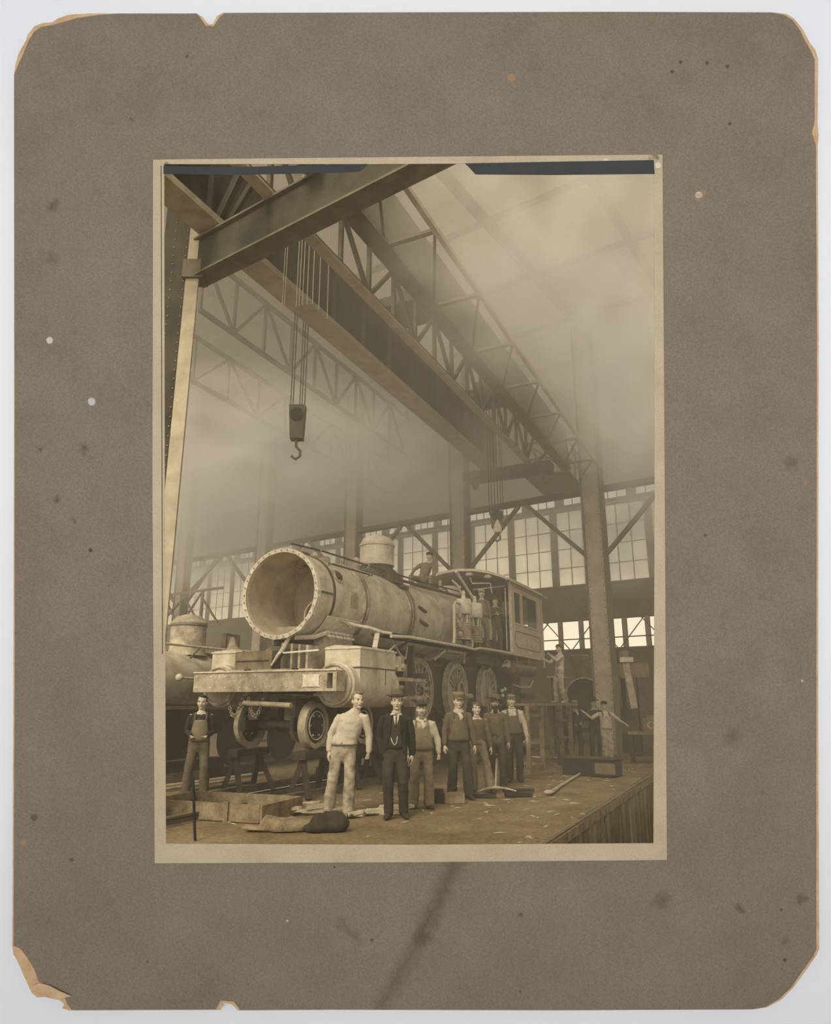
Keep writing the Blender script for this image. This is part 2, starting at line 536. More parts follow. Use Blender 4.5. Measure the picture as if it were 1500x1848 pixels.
def inset(pts, bites):
    """the printed face stops short of the edge where the corner is torn"""
    out = []
    for p in pts:
        q = p
        for (x, y, r, dx, dy) in bites:
            if math.hypot(p[0] - x, p[1] - y) < r:
                q = (p[0] + dx, p[1] + dy)
        out.append(q)
    return out
face = [(26, 135), (33, 118), (43, 97), (52, 74), (62, 58), (76, 49), (94, 46), (112, 41), (140, 33), (175, 28), (215, 25), (355, 25), (362, 33), (372, 47), (386, 48),
        (396, 32), (406, 24), (700, 23), (1100, 22), (1393, 23), (1416, 28), (1430, 37), (1444, 56), (1452, 73), (1462, 90), (1470, 108), (1470, 220), (1465, 240), (1472, 262), (1474, 600),
        (1473, 1200), (1473, 1500), (1473, 1712), (1468, 1724), (1446, 1755), (1427, 1782), (1405, 1803), (1380, 1817), (1355, 1821), (1000, 1822), (600, 1821), (434, 1822), (422, 1807), (398, 1805),
        (390, 1821), (130, 1822), (122, 1812), (118, 1800), (90, 1778), (70, 1770), (62, 1748), (50, 1728), (38, 1712), (25, 1706), (27, 1200), (27, 700)]
g = MB()
g.prism(poly(face), -0.001, 0.0025, holes=[poly([(283, 293), (1191, 289), (1197, 1545), (286, 1549)])])
g.build('card_face', M_card, mount)
# curled paper flap at the lower left corner
g = MB()
flap = poly([(62, 1776), (72, 1772), (90, 1775), (108, 1783), (131, 1793), (120, 1795), (110, 1800), (92, 1798), (72, 1792), (60, 1788)])
g.prism(flap, 0.006, 0.0085, fn=lambda x, y, z: (x, y, z + 0.010 * math.sin((x + 1.74) * 9) ** 2))
fl = g.build('peeled_flap', M_core, mount)
fl['label'] = 'curled tan paper flap at the lower left corner'

# the print: paper border around the view, with two dark bars along its top edge
g = MB()
po = poly([(277, 289), (560, 286), (1195, 280), (1198, 700), (1203, 1551), (740, 1555), (280, 1557), (276, 900)])
notch = poly([(300, 1522), (298, 900), (297, 297), (660, 297), (850, 296), (1180, 291), (1181, 900), (1179, 1521), (740, 1524)])
g.prism(po, 0.0026, 0.0050, holes=[notch])
pb = g.build('print_border', M_paper, mount)
pb['label'] = 'faded cream paper border of the print'
for pts in ([(296, 300), (420, 303), (560, 299), (664, 297), (657, 305), (649, 311), (600, 313), (420, 317), (296, 315)],
            [(839, 296), (1000, 293), (1179, 290), (1181, 315), (1000, 317), (858, 316), (849, 306)]):
    g = MB()
    g.prism(poly(pts), 0.0051, 0.0064)
    t = g.build('edge_bar', M_tape, mount)
    t['label'] = 'slate dark bar along the top of the print'
g = MB()
for x0, y0, x1, y1 in ((291, 300, 292, 700), (292, 700, 293.5, 1180)):
    g.prism(poly([(x0, y0), (x0 + 1.3, y0), (x1 + 1.3, y1), (x1, y1)]), 0.0051, 0.0057)
ln = g.build('border_line', M_girder, mount)
ln['label'] = 'thin dark line down the left border'

HALL = True
# ------------------------------------------------------------------ floor with an inspection pit under the engine and a side pit
def floor_boxes(g, rects, z0, z1):
    for (a, b_, c, d) in rects:
        g.bx(a, b_, c, d, z0, z1)
PIT = (-9.2, 7.0, -7.9, -6.0)      # side pit: s0, s1, w0, w1
TR = (-12.0, 9.0, -0.66, 0.66)     # trench between the engine's rails
g = MB()
nx = 70
def floor_z(s, w):
    return 0.018 * (mnoise.noise(Vector((s * 0.7, w * 0.7, 0))) + 0.5 * mnoise.noise(Vector((s * 2.1, w * 2.1, 4)))) - 0.012
def floor_grid(s0, s1, w0, w1, step):
    ns, nw = max(1, round((s1 - s0) / step)), max(1, round((w1 - w0) / step))
    vs = []
    for i in range(ns + 1):
        for j in range(nw + 1):
            s, w = s0 + (s1 - s0) * i / ns, w0 + (w1 - w0) * j / nw
            vs.append((s, w, floor_z(s, w)))
    fs = [(i * (nw + 1) + j, (i + 1) * (nw + 1) + j, (i + 1) * (nw + 1) + j + 1, i * (nw + 1) + j + 1) for i in range(ns) for j in range(nw)]
    g.add(vs, fs)
for r_, st in (((-26, PIT[0], -22, -0.66), 0.8), ((PIT[0], PIT[1], -22, PIT[2]), 0.8), ((PIT[0], PIT[1], PIT[3], -0.66), 0.16), ((PIT[1], 34, -22, -0.66), 0.7),
               ((-26, -12, -0.66, 0.66), 1.0), ((9, 34, -0.66, 0.66), 0.8), ((-26, 34, 0.66, 34), 0.5)):
    floor_grid(*r_, st)
fl = place_T(g.build('floor', M_dirt, smooth=True))
struct(fl)['label'] = 'packed earth workshop floor'
g = MB()
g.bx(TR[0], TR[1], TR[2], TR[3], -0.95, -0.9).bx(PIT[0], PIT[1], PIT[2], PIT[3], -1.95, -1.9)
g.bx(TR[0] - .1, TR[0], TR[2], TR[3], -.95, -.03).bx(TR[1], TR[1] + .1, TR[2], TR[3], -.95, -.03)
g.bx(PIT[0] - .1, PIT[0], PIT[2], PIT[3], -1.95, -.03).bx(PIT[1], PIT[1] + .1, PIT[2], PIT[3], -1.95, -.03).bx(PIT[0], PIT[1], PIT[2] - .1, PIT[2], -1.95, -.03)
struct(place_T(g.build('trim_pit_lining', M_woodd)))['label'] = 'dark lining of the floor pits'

# planked side wall of the near pit, topped by an iron edge rail
pw = struct(place_T(empty('wall_pit')))
pw['label'] = 'planked side of the pit in the floor'
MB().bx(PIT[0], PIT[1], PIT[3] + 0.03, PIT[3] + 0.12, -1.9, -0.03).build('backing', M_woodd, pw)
x = PIT[0]
i = 0
M_pl = [mat('pit_plank_a', (0.20, 0.145, 0.08, 1), (0.34, 0.26, 0.155, 1), 3, 0.9, fine=0.2), mat('pit_plank_b', (0.13, 0.094, 0.050, 1), (0.24, 0.18, 0.10, 1), 3, 0.9, fine=0.2)]
while x < PIT[1] - 0.1:
    w_ = rs.uniform(0.16, 0.26)
    d_ = rs.uniform(0, 0.02)
    MB().bx(x + 0.006, min(x + w_, PIT[1]) - 0.006, PIT[3] - 0.01 - d_, PIT[3] + 0.03, -1.9, -0.10 + rs.uniform(-.01, 0)).build('plank', rs.choice(M_pl), pw)
    x += w_
MB().bx(PIT[0], PIT[1], PIT[3] - 0.04, PIT[3] + 0.10, -0.09, 0.03).build('edge_timber', M_wood, pw)
MB().bx(PIT[0], PIT[1], PIT[3] - 0.02, PIT[3] + 0.03, 0.03, 0.055).build('edge_rail', M_truss, pw)

# stone blocks lining the trench below the engine
tw = struct(place_T(empty('wall_trench')))
tw['label'] = 'pale block lining of the trench under the engine'
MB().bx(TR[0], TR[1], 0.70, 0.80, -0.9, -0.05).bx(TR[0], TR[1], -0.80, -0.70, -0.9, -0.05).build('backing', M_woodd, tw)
M_st = [mat('trench_stone_a', (0.28, 0.21, 0.13, 1), (0.42, 0.33, 0.21, 1), 5, 0.9), mat('trench_stone_b', (0.20, 0.15, 0.09, 1), (0.30, 0.23, 0.14, 1), 5, 0.9)]
x = TR[0]
while x < TR[1] - 0.2:
    w_ = rs.uniform(0.32, 0.6)
    for z0, z1 in ((-0.44, -0.07), (-0.88, -0.46)):
        MB().bx(x + 0.01, min(x + w_, TR[1]) - 0.01, 0.665 + rs.uniform(0, .015), 0.70, z0, z1).build('stone', rs.choice(M_st), tw)
    x += w_

def rail_mesh(L0, L1):
    prof = [(-.065, 0), (.065, 0), (.065, .015), (.012, .03), (.012, .10), (.035, .11), (.035, .14), (-.035, .14), (-.035, .11), (-.012, .10), (-.012, .03), (-.065, .015)]
    return MB().prism(prof, L0, L1, fn=lambda x, y, z: (z, x, y)).mesh('rail', M_truss)
rm = rail_mesh(-12, 14)
for w, lb in ((-0.77, 'nearer rail of the track below the lifted engine'), (0.77, 'farther rail of the track below the lifted engine'),
              (4.15, 'nearer rail of the track left of the lifted engine'), (5.65, 'farther rail of the left engine track')):
    o = place_T(link('track_rail', rm))
    o.location = TP(0, w, -0.03)
    tag(o, lb, 'rail', 'steel rails set in the floor')

# ------------------------------------------------------------------ far wall with its windows, roof, columns and runway
WB = 14.0
def wall_piece(name, m, k0, k1, z0, z1, lb, t=0.25, b0=WB):
    o = place_B(MB().bx(k0, k1, -(b0 + t), -b0, z0, z1).build(name, m))
    struct(o)['label'] = lb
    return o
wall_piece('wall_back', M_walld, -14, 62, 0, 4.5, 'dark lower part of the far wall')
wall_piece('wall_back', M_walld, 12.4, 62, 4.5, 6.1, 'blank stretch of the far wall behind the engine')
wall_piece('wall_back', M_walld, -14, 62, 6.1, 7.95, 'dark band of wall above the lower windows')
wall_piece('wall_back', M_pale, -14, 62, 12.45, 12.72, 'pale wall below the high window strip')
wall_piece('wall_back', M_wall, -14, 62, 13.42, 19.0, 'hazy upper wall above the crane rail')
o = place_B(MB().bx(56.2, 56.5, -WB, 17.6, 0, 19.0).build('wall_west', M_wall))
struct(o)['label'] = 'left end wall of the hall'
we = struct(place_B(empty('wall_east')))          # unseen right end, glazed so side light still reaches the hall
we['label'] = 'unseen right end wall of the hall, glazed to let light in'
for b_ in np.arange(-14, 17.7, 3.95):
    MB().bx(-14.6, -14.35, b_ - .1, b_ + .1, 0, 19.0).build('post', M_truss, we)
    if b_ < 17:
        for z_ in np.arange(.5, 18.5, 3.0):
            MB().bx(-14.5, -14.48, b_ + .1, b_ + 3.85, z_ + .08, z_ + 2.95).build('pane', M_glass, we)
            MB().bx(-14.55, -14.42, b_ + .1, b_ + 3.85, z_ - .05, z_ + .08).build('rail', M_truss, we)
win_no = [0]
def window(k0, k1, z0, z1, npane, mm, post=0.05, rows=1, pm=None, lb=None):
    win_no[0] += 1
    root = struct(empty('window_%d' % win_no[0]))
    root.location = B_O + Matrix.Rotation(B_A, 3, 'Z') @ Vector((k0, -(WB + 0.12), z0))
    root.rotation_euler = (0, 0, B_A)
    root['label'] = lb or 'bright window in the far wall'
    W_, H_ = k1 - k0, z1 - z0
    fr = MB()
    fr.bx(0, W_, -.05, .05, 0, post).bx(0, W_, -.05, .05, H_ - post, H_).bx(0, post, -.05, .05, 0, H_).bx(W_ - post, W_, -.05, .05, 0, H_)
    fr.build('frame', mm, root)
    pw_ = (W_ - 2 * post) / npane
    ph = (H_ - 2 * post) / rows
    for i in range(npane):
        if i:
            MB().bx(post + pw_ * i - .02, post + pw_ * i + .02, -.03, .03, post, H_ - post).build('mullion', mm, root)
        for j in range(rows):
            MB().bx(post + pw_ * i + .02, post + pw_ * (i + 1) - .02, -.006, .006, post + ph * j + .01, post + ph * (j + 1) - .01).build('pane', pm or M_glass, root)
    for j in range(1, rows):
        MB().bx(post, W_ - post, -.03, .03, post + ph * j - .015, post + ph * j + .015).build('glazing_bar', mm, root)
    return root
# lower windows
k = -4.6
n = 0
while k < 12.2:
    window(k, k + 1.02, 4.5, 6.1, 1, M_truss, 0.035, 1, lb='tall bright window low in the far wall')
    wall_piece('trim_%d' % (n + 1), M_col, k + 1.02, k + 1.22, 4.5, 6.1, 'pier between the low windows', 0.25, WB)
    k += 1.22
    n += 1
wall_piece('wall_back', M_walld, -14, -4.6, 4.5, 6.1, 'right end of the far wall')
# bracing rods in front of the lower windows
br = struct(place_B(empty('trim_%d' % (n + 1))))
br['label'] = 'thin crossed bracing rods before the low windows'
for i in range(6):
    a = -4 + i * 2.6
    for z0, z1 in ((4.45, 7.2), (7.2, 4.45)):
        MB().cyl((a, -12.6, z0), (a + 2.4, -12.6, z1), 0.03, n=6).build('brace_rod', M_truss, br)
MB().cyl((-5, -12.6, 4.95), (12.4, -12.6, 4.95), 0.035, n=6).build('tie_rod', M_truss, br)
# the great glazed wall between the dark band and the high strip: tall windows of whitened glass
z0, z1 = 7.95, 12.45
k = -6.0
while k < 44:
    window(k, k + 2.45, z0, z1, 3, M_wall, 0.06, 4, pm=M_white_glass, lb='tall window of whitened panes in the far wall')
    wall_piece('trim_%d' % (n + 2), M_wall, k + 2.45, k + 2.75, z0, z1, 'pier between whitened windows')
    n += 1
    k += 2.75
wall_piece('wall_back', M_pale, k, 62, z0, z1, 'pale left stretch of the far wall')
wall_piece('wall_back', M_pale, -14, -6, z0, z1, 'pale right end of the far wall')
# the high strip
k = 1.05
while k < 44:
    window(k, k + 1.62, 12.72, 13.42, 3, M_walld, 0.03, 1, lb='small three-pane window in the high strip')
    wall_piece('trim_%d' % (n + 2), M_walld, k + 1.62, k + 2.12, 12.72, 13.42, 'dark pier in the high window strip')
    n += 1
    k += 2.12
wall_piece('wall_back', M_walld, k, 62, 12.72, 13.42, 'left end of the high strip')
wall_piece('wall_back', M_walld, -14, 1.05, 12.72, 13.42, 'right end of the high strip')
# eaves and glazing ledge
for z_, lb in ((7.95, 'ledge above the dark band'), (12.6, 'ledge under the high windows'), (4.42, 'sill line of the low windows')):
    o = place_B(MB().bx(-14, 62, -WB, -WB + .18, z_, z_ + .12).build('trim_%d' % (n + 2), M_truss))
    struct(o)['label'] = lb
    n += 1

# columns with rivets, knee braces; runway girder and rail along them
runway = place_B(empty('crane_runway'))
tag(runway, 'long dark crane runway rail along the top of the far columns', 'crane rail')
MB().bx(-9, 52, -.16, .16, 8.88, 9.04).build('runway_girder', M_girder, runway)
MB().bx(-9, 52, -.05, .05, 9.04, 9.10).build('rail_head', M_truss, runway)
cols_k = [0, 5.5, 11, 16.6, 22.6]
cn = ['broad pale riveted column right of the cab, before the low windows', 'pale riveted column rising behind the engine boiler', 'faint riveted column behind the smokebox top',
      'faint riveted column left of the smokebox', 'leftmost pale column of the far row']
cl_ = None
for i, k in enumerate(cols_k):
    if cl_ is None:
        r_ = empty('column')
        r_['kind'] = 'structure'
        MB().bx(-.33, .33, -.17, .17, 0, 15.5).build('web', M_col, r_)
        MB().bx(-.36, -.30, -.22, .22, 0, 15.5).bx(.30, .36, -.22, .22, 0, 15.5).build('flange', M_truss, r_)
        g = MB()
        for j in range(60):
            for sx in (-.24, .24):
                g.ball((sx, .175, .3 + j * .25), (.025, .02, .025), 5, 3)
        g.build('rivet_row', M_truss, r_)['kind'] = 'stuff'
        MB().bx(-.5, .5, -.35, .35, 0, .12).build('base_plate', M_truss, r_)
        for sx in (-1, 1):
            MB().beam((sx * .3, 0, 6.6), (sx * 2.6, 0, 8.88), .12, .14).build('knee_brace', M_truss, r_)
        cl_ = r_
    else:
        r_ = copy_tree(cl_)
    r_.location = B_O + Matrix.Rotation(B_A, 3, 'Z') @ Vector((k, 0, -0.02))
    r_.rotation_euler = (0, 0, B_A)
    r_['label'] = cn[i]
    r_.name = 'column'

# roof: boarded slope with rafters, opened by glazed bays on the right
roof = struct(place_B(empty('ceiling')))
roof['label'] = 'soot-stained boarded roof high above the hall'
for k0 in np.arange(-14, 62, 4.0):
    if k0 < 9 or 26 < k0 < 40:
        MB().bx(k0 + .02, k0 + 3.98, -WB - .3, 17.0, 19.05, 19.07).build('skylight_pane', M_skyl, roof)
    else:
        MB().bx(k0 + .02, k0 + 3.98, -WB - .3, 17.0, 19.0, 19.15).build('roof_panel', M_roof, roof)
for k0 in np.arange(-14, 63, 4.0):
    MB().bx(k0 - .1, k0 + .1, -WB, 17.0, 18.5, 19.0).build('rafter', M_truss, roof)
for b0 in (-12, -8, -4, 0, 4, 8, 12, 16):
    MB().bx(-14, 62, b0 - .08, b0 + .08, 18.3, 18.5).build('purlin', M_truss, roof)

# ------------------------------------------------------------------ haze and smoke
def haze_mat(name, col, dens, hetero=None):
    m = bpy.data.materials.new(name)
    m.use_nodes = True
    nt = m.node_tree
    nt.nodes.remove(nt.nodes['Principled BSDF'])
    vs = nt.nodes.new('ShaderNodeVolumeScatter')
    vs.inputs['Color'].default_value = col
    vs.inputs['Density'].default_value = dens
    vs.inputs['Anisotropy'].default_value = 0.0
    nt.links.new(vs.outputs[0], nt.nodes['Material Output'].inputs['Volume'])
    if hetero:
        sc_, lo, hi = hetero
        tc = nt.nodes.new('ShaderNodeTexCoord')
        nz = nt.nodes.new('ShaderNodeTexNoise')
        nz.inputs['Scale'].default_value = sc_
        nz.inputs['Detail'].default_value = 3
        nt.links.new(tc.outputs['Object'], nz.inputs['Vector'])
        mr = nt.nodes.new('ShaderNodeMapRange')
        mr.inputs['From Min'].default_value = lo
        mr.inputs['From Max'].default_value = hi
        mr.inputs['To Min'].default_value = 0
        mr.inputs['To Max'].default_value = dens
        nt.links.new(nz.outputs['Fac'], mr.inputs['Value'])
        ln_ = nt.nodes.new('ShaderNodeVectorMath')      # thins out towards the cloud's skin
        ln_.operation = 'LENGTH'
        nt.links.new(tc.outputs['Object'], ln_.inputs[0])
        m2 = nt.nodes.new('ShaderNodeMapRange')
        m2.inputs['From Min'].default_value = 1.0
        m2.inputs['From Max'].default_value = 0.35
        nt.links.new(ln_.outputs['Value'], m2.inputs['Value'])
        mu = nt.nodes.new('ShaderNodeMath')
        mu.operation = 'MULTIPLY'
        nt.links.new(mr.outputs['Result'], mu.inputs[0])
        nt.links.new(m2.outputs['Result'], mu.inputs[1])
        nt.links.new(mu.outputs[0], vs.inputs['Density'])
    return m
for z0, z1, b0, b1, dn, lb in ((0.03, 4.2, 5.0, 17.5, 0.010, 'thin haze low in the near half of the hall'), (0.03, 4.2, -13.9, 5.0, 0.005, 'clearest haze low in the far half of the hall'),
                               (4.2, 7.0, 5.0, 17.5, 0.012, 'thin haze around the smokebox'), (4.2, 7.0, -13.9, 5.0, 0.010, 'thin haze around the cab'),
                               (7.0, 9.6, 5.0, 17.5, 0.022, 'haze above the smokebox'), (7.0, 9.6, -13.9, 5.0, 0.028, 'haze below the crane rails'),
                               (9.6, 18.2, 5.0, 17.5, 0.030, 'haze around the near crane girders'), (9.6, 18.2, -13.9, 5.0, 0.075, 'dense haze under the far roof')):
    hz = place_B(MB().bx(-14, 56, b0 + .002, b1 - .002, z0, z1 - .002).build('haze', haze_mat('haze', (0.98, 0.935, 0.85, 1), dn)))
    tag(hz, lb, 'haze', kind='stuff')
def smoke(loc, size, dens, lb, rz=0.0, sc_=2.6):
    g = MB().ball((0, 0, 0), 1.0, 24, 14)
    o = g.build('smoke', haze_mat('smoke', (0.99, 0.94, 0.86, 1), dens, (sc_, 0.36, 0.60)))
    o.location = loc
    o.scale = size
    o.rotation_euler = (0, 0, rz)
    tag(o, lb, 'smoke', kind='stuff')
    return o
SMOKE = True
if SMOKE:
    smoke((-5.2, 20.5, 9.3), (6.0, 3.5, 2.6), 0.55, 'pale cloud of smoke drifting above the engine smokebox')
    smoke((-7.6, 22.5, 7.0), (5.0, 3.0, 2.4), 0.45, 'lowest pale smoke bank left of the smokebox')
    smoke((3.9, 12.4, 7.9), (1.8, 2.0, 2.3), 0.8, 'near bright smoke at the right edge of the view')
    smoke((8.2, 28.0, 8.2), (4.0, 3.0, 2.6), 0.40, 'pale haze bank before the windows right of the cab')
    smoke((-0.3, 23.0, 9.6), (4.5, 3.5, 2.3), 0.45, 'pale smoke behind the left crane girder')
    smoke((6.9, 15.5, 8.4), (3.2, 3.2, 3.6), 0.80, 'pale cloud of smoke at the right of the crane')
    smoke((2.3, 10.6, 9.3), (3.3, 2.2, 2.9), 0.60, 'near smoke hiding the top of the cranes at upper right')

# ------------------------------------------------------------------ the engine under repair
loco = place_T(empty('steam_locomotive'))
tag(loco, 'large steam locomotive under repair, smokebox open at the front, raised off its rails', 'locomotive')
BZ = 3.80
def arc_pts(r, a0, a1, n, z0=BZ):
    return [(r * math.cos(R(a0 + (a1 - a0) * i / n)), z0 + r * math.sin(R(a0 + (a1 - a0) * i / n))) for i in range(n + 1)]
def band(s0, s1, r0, r1, mm, name='boiler_band', n=64, parent=None):
    return MB().lathe((0, 0, BZ), (1, 0, 0), [(s0, r0), (s0, r1), (s1, r1), (s1, r0)], n, close=True).build(name, mm, parent or loco, True)
# smokebox: open shell, with its lining, rim and rings
sb = MB().lathe((0, 0, BZ), (1, 0, 0), [(-4.86, .855), (-4.86, .885), (-2.98, .885), (-2.98, .855)], 72, close=True).build('smokebox', M_bare, loco, True)
MB().lathe((0, 0, BZ), (1, 0, 0), [(-4.85, .850), (-3.15, .850)], 72).build('lining', M_inner, sb, True)
g = MB().lathe((0, 0, BZ), (1, 0, 0), [(-3.2, .85), (-3.2, .001)], 48)
g.build('tube_plate', M_inner, sb, True)
MB().lathe((0, -.25, BZ - .35), (1, 0, 0), [(-3.2, .34), (-3.9, .34), (-3.9, .31), (-3.2, .31)], 32).build('steam_pipe', M_inner, sb, True)
# scalloped front ring of chipped lagging
g = MB()
n = 96
vs, fs = [], []
rr = random.Random(5)
for i in range(n):
    a = 2 * math.pi * i / n
    ro = .918 + (rr.uniform(-.012, .016) if math.sin(a) < .5 else rr.uniform(-.004, .004))
    ri = .838 + rr.uniform(-.004, .004)
    for s, r in ((-4.93, ri), (-4.93, ro), (-4.83, ro), (-4.83, ri)):
        vs.append((s, r * math.cos(a), BZ + r * math.sin(a)))
for i in range(n):
    for j in range(4):
        fs.append((i * 4 + j, i * 4 + (j + 1) % 4, ((i + 1) % n) * 4 + (j + 1) % 4, ((i + 1) % n) * 4 + j))
g.add(vs, fs).build('front_ring', M_rim, sb)
for i in range(36):
    a = 2 * math.pi * i / 36
    if i == 0:
        bolt = MB().cyl((-4.955, .877, BZ), (-4.92, .877, BZ), .014, n=6).build('bolt', M_wheel, sb)
        continue
    c = bolt.copy()
    C.objects.link(c)
    c.parent = sb
    c.matrix_local = Matrix.Translation((0, 0, BZ)) @ Matrix.Rotation(a, 4, 'X') @ Matrix.Translation((0, 0, -BZ))
band(-4.30, -4.23, .88, .905, M_iron2)
MB().torus((-4.0, -.80, BZ + .42), (0, -1, .5), .135, .022, 24, 8).build('side_flange', M_bare2, loco, True)
MB().cyl((-4.0, -.74, BZ + .39), (-4.0, -.85, BZ + .45), .07, n=16).build('washout_plug', M_iron2, loco, True)
MB().bx(-4.75, -4.33, -.905, -.875, BZ - .02, BZ + .015).build('side_bracket', M_iron2, loco)
MB().prism([(-3.62, BZ - .18), (-3.28, BZ - .18), (-3.28, BZ + .16), (-3.62, BZ + .16)], -.892, -.872, fn=lambda x, y, z: (x, z, y)).build('side_patch', M_bare2, loco)
# boiler courses
MB().lathe((0, 0, BZ), (1, 0, 0), [(-3.0, .90), (-2.9, .93), (-.8, .945), (-.4, .955), (1.2, .985), (2.2, 1.04), (3.4, 1.10), (5.55, 1.10), (5.56, .2)], 72).build('boiler_barrel', M_bare, loco, True)
for s0, s1, r in ((-3.06, -3.0, .935), (-2.94, -2.87, .955), (-.86, -.80, .975), (-.73, -.67, .98), (-.60, -.54, .985), (1.15, 1.18, 1.0)):
    band(s0, s1, r - .06, r, M_bare2 if s0 != 1.15 else M_wheel)
for s0, s1, r in ((-2.99, -2.95, .925), (-.80, -.73, .960), (-.67, -.60, .965)):
    band(s0, s1, r - .06, r, M_iron2)
MB().lathe((0, 0, BZ), (1, 0, 0), [(3.3, 1.06), (3.3, 1.13), (3.36, 1.13), (3.36, 1.06)], 48, close=True).build('boiler_band', M_iron2, loco, True)
for (s, z, L_) in ((-.35, BZ + .22, .35), (-.3, BZ - .12, .4)):
    MB().beam((s, -.95, z), (s + L_, -1.0, z - .1), .05, .06).build('side_bracket', M_iron2, loco)
MB().bx(-.98, -.62, -.80, -.60, BZ + .62, BZ + .70).build('side_bracket', M_iron2, loco)
# stack seat; a black disc stands for the dark of its hole
MB().lathe((-3.75, 0, BZ + .74), (0, 0, 1), [(0, .40), (.16, .36), (.19, .36), (.19, .27), (0, .25)], 32).build('stack_seat', M_bare2, loco, True)
MB().lathe((-3.75, 0, BZ + .9), (0, 0, 1), [(.015, .27), (.015, .001)], 32).build('stack_dark_disc', M_iron, loco)
MB().bx(-4.35, -4.05, -.12, .28, BZ + .86, BZ + .96).build('number_plate_bracket', M_wood, loco)
# sand dome lifted off its flared seat
dome = MB().lathe((-.85, 0, 5.03), (0, 0, 1), [(0, .0), (0, .43), (.02, .455), (.05, .44), (.50, .44), (.52, .465), (.56, .465), (.58, .44), (.72, .37), (.80, .22), (.83, .0)], 48).build('dome_casing', M_bare, loco, True)
MB().lathe((-.85, 0, 4.55), (0, 0, 1), [(0, .70), (.16, .66), (.30, .55), (.42, .42), (.48, .40)], 32).build('dome_flare', M_iron2, loco, True)
for a in range(0, 360, 60):
    MB().cyl((-.85 + .36 * math.cos(R(a)), .36 * math.sin(R(a)), 4.98), (-.85 + .36 * math.cos(R(a)), .36 * math.sin(R(a)), 5.05), .03, n=6).build('dome_stud', M_iron, loco)
MB().cyl((-1.9, 0, 4.7), (-1.9, 0, 5.0), .10, .07, 16).ball((-1.9, 0, 5.02), .075).build('pop_valve', M_bare2, loco, True)
MB().torus((-2.3, .1, 4.95), (0, 1, 0), .12, .02, 16, 6).cyl((-2.3, .1, 4.7), (-2.3, .1, 4.86), .03, n=8).build('bell_yoke', M_bare2, loco)
# second dome towards the cab, low, with fittings piled before the cab roof
MB().lathe((3.9, 0, 4.85), (0, 0, 1), [(0, .36), (.25, .34), (.36, .25), (.40, .0)], 32).build('steam_dome', M_bare2, loco, True)
for s, h in ((3.0, .25), (4.6, .32), (4.9, .22)):
    MB().cyl((s, -.1, 4.85), (s, -.1, 4.95 + h), .06, .04, 10).ball((s, -.1, 4.97 + h), .06, 8, 6).build('safety_valve', M_bare2, loco, True)
MB().tube([(2.4, -.35, 4.72), (2.6, -.3, 5.0), (3.2, -.2, 5.02), (3.6, -.15, 4.9)], .035).build('steam_pipe', M_bare2, loco, True)
# handrails and long pipe
def rail_on(pts, name, stan=(), r=.022, m=None):
    h = MB().tube(pts, r, 8).build(name, m or M_iron2, loco, True)
    for (s, w, z) in stan:
        d = Vector((0, w, z - BZ)).normalized()
        MB().cyl((s, w, z), (s, w - d.y * .08, z - d.z * .08), .018, n=6).ball((s, w, z), .036, 8, 6).build('stanchion', M_bare2, h)
rail_on([(-4.35, -.78, 4.45), (-2.55, -.80, 4.48)], 'handrail', [(-4.3, -.78, 4.45), (-2.65, -.80, 4.48)], .020)
rail_on([(-4.9, -.22, 4.80), (-4.0, -.34, 4.82), (-1.2, -.42, 4.84), (1.0, -.52, 4.86), (3.4, -.60, 4.95)], 'handrail', [(-4.0, -.34, 4.82), (-2.0, -.40, 4.84), (.1, -.48, 4.86), (2.2, -.56, 4.9)], .022)
rail_on([(-.5, -.58, 4.68), (1.0, -.66, 4.70), (3.3, -.74, 4.74)], 'dry_pipe', [], .040)
# curved branch pipe falling to the running board
MB().tube([(-3.62, -.78, 3.32), (-3.45, -.90, 3.26), (-3.2, -1.12, 3.22), (-2.95, -1.3, 3.14), (-2.7, -1.42, 3.12)], .035).build('branch_pipe', M_rim, loco, True)
MB().tube([(-4.15, -.72, 3.28), (-3.95, -.80, 3.33), (-3.7, -.86, 3.27), (-3.6, -.88, 3.2)], .028).build('branch_pipe', M_bare2, loco, True)
MB().beam((-2.98, -1.2, 3.12), (-3.55, -1.45, 2.76), .10, .05).build('side_strut', M_rim, loco)
# saddle under the smokebox with its flange and nuts
MB().prism([(-.95, 2.2), (.95, 2.2), (.92, 2.62), (.70, 2.80), (.62, 3.20), (-.62, 3.20), (-.70, 2.80), (-.92, 2.62)], -4.25, -3.15, fn=lambda x, y, z: (z, x, y)).build('saddle', M_bare2, loco)
g = MB()
a0, a1, nn = -152, -28, 26
pts = [(.93 * math.cos(R(a0 + (a1 - a0) * i / nn)), BZ + .93 * math.sin(R(a0 + (a1 - a0) * i / nn))) for i in range(nn + 1)]
for (p, q) in zip(pts[:-1], pts[1:]):
    g.beam((-3.75, p[0], p[1]), (-3.75, q[0], q[1]), 1.25, .05, up=(0, p[0], p[1] - BZ))
g.build('saddle_flange', M_rim, loco)
for s in np.arange(-4.25, -3.2, .15):
    for zz, ww in ((2.98, -.80), (3.06, -.76)):
        MB().cyl((s, ww - .03, zz - .02), (s, ww + .05, zz), .028, n=6).build('nut', M_rim, loco)
# bent sheet and debris hanging below the ring
MB().tube([(-4.7, -.25, 2.92), (-4.45, -.55, 2.94), (-4.2, -.72, 3.05)], .05).build('torn_lagging', M_rim, loco, True)
MB().beam((-4.85, .1, 2.82), (-4.0, -.5, 2.86), .16, .12).build('front_brace', M_iron, loco)
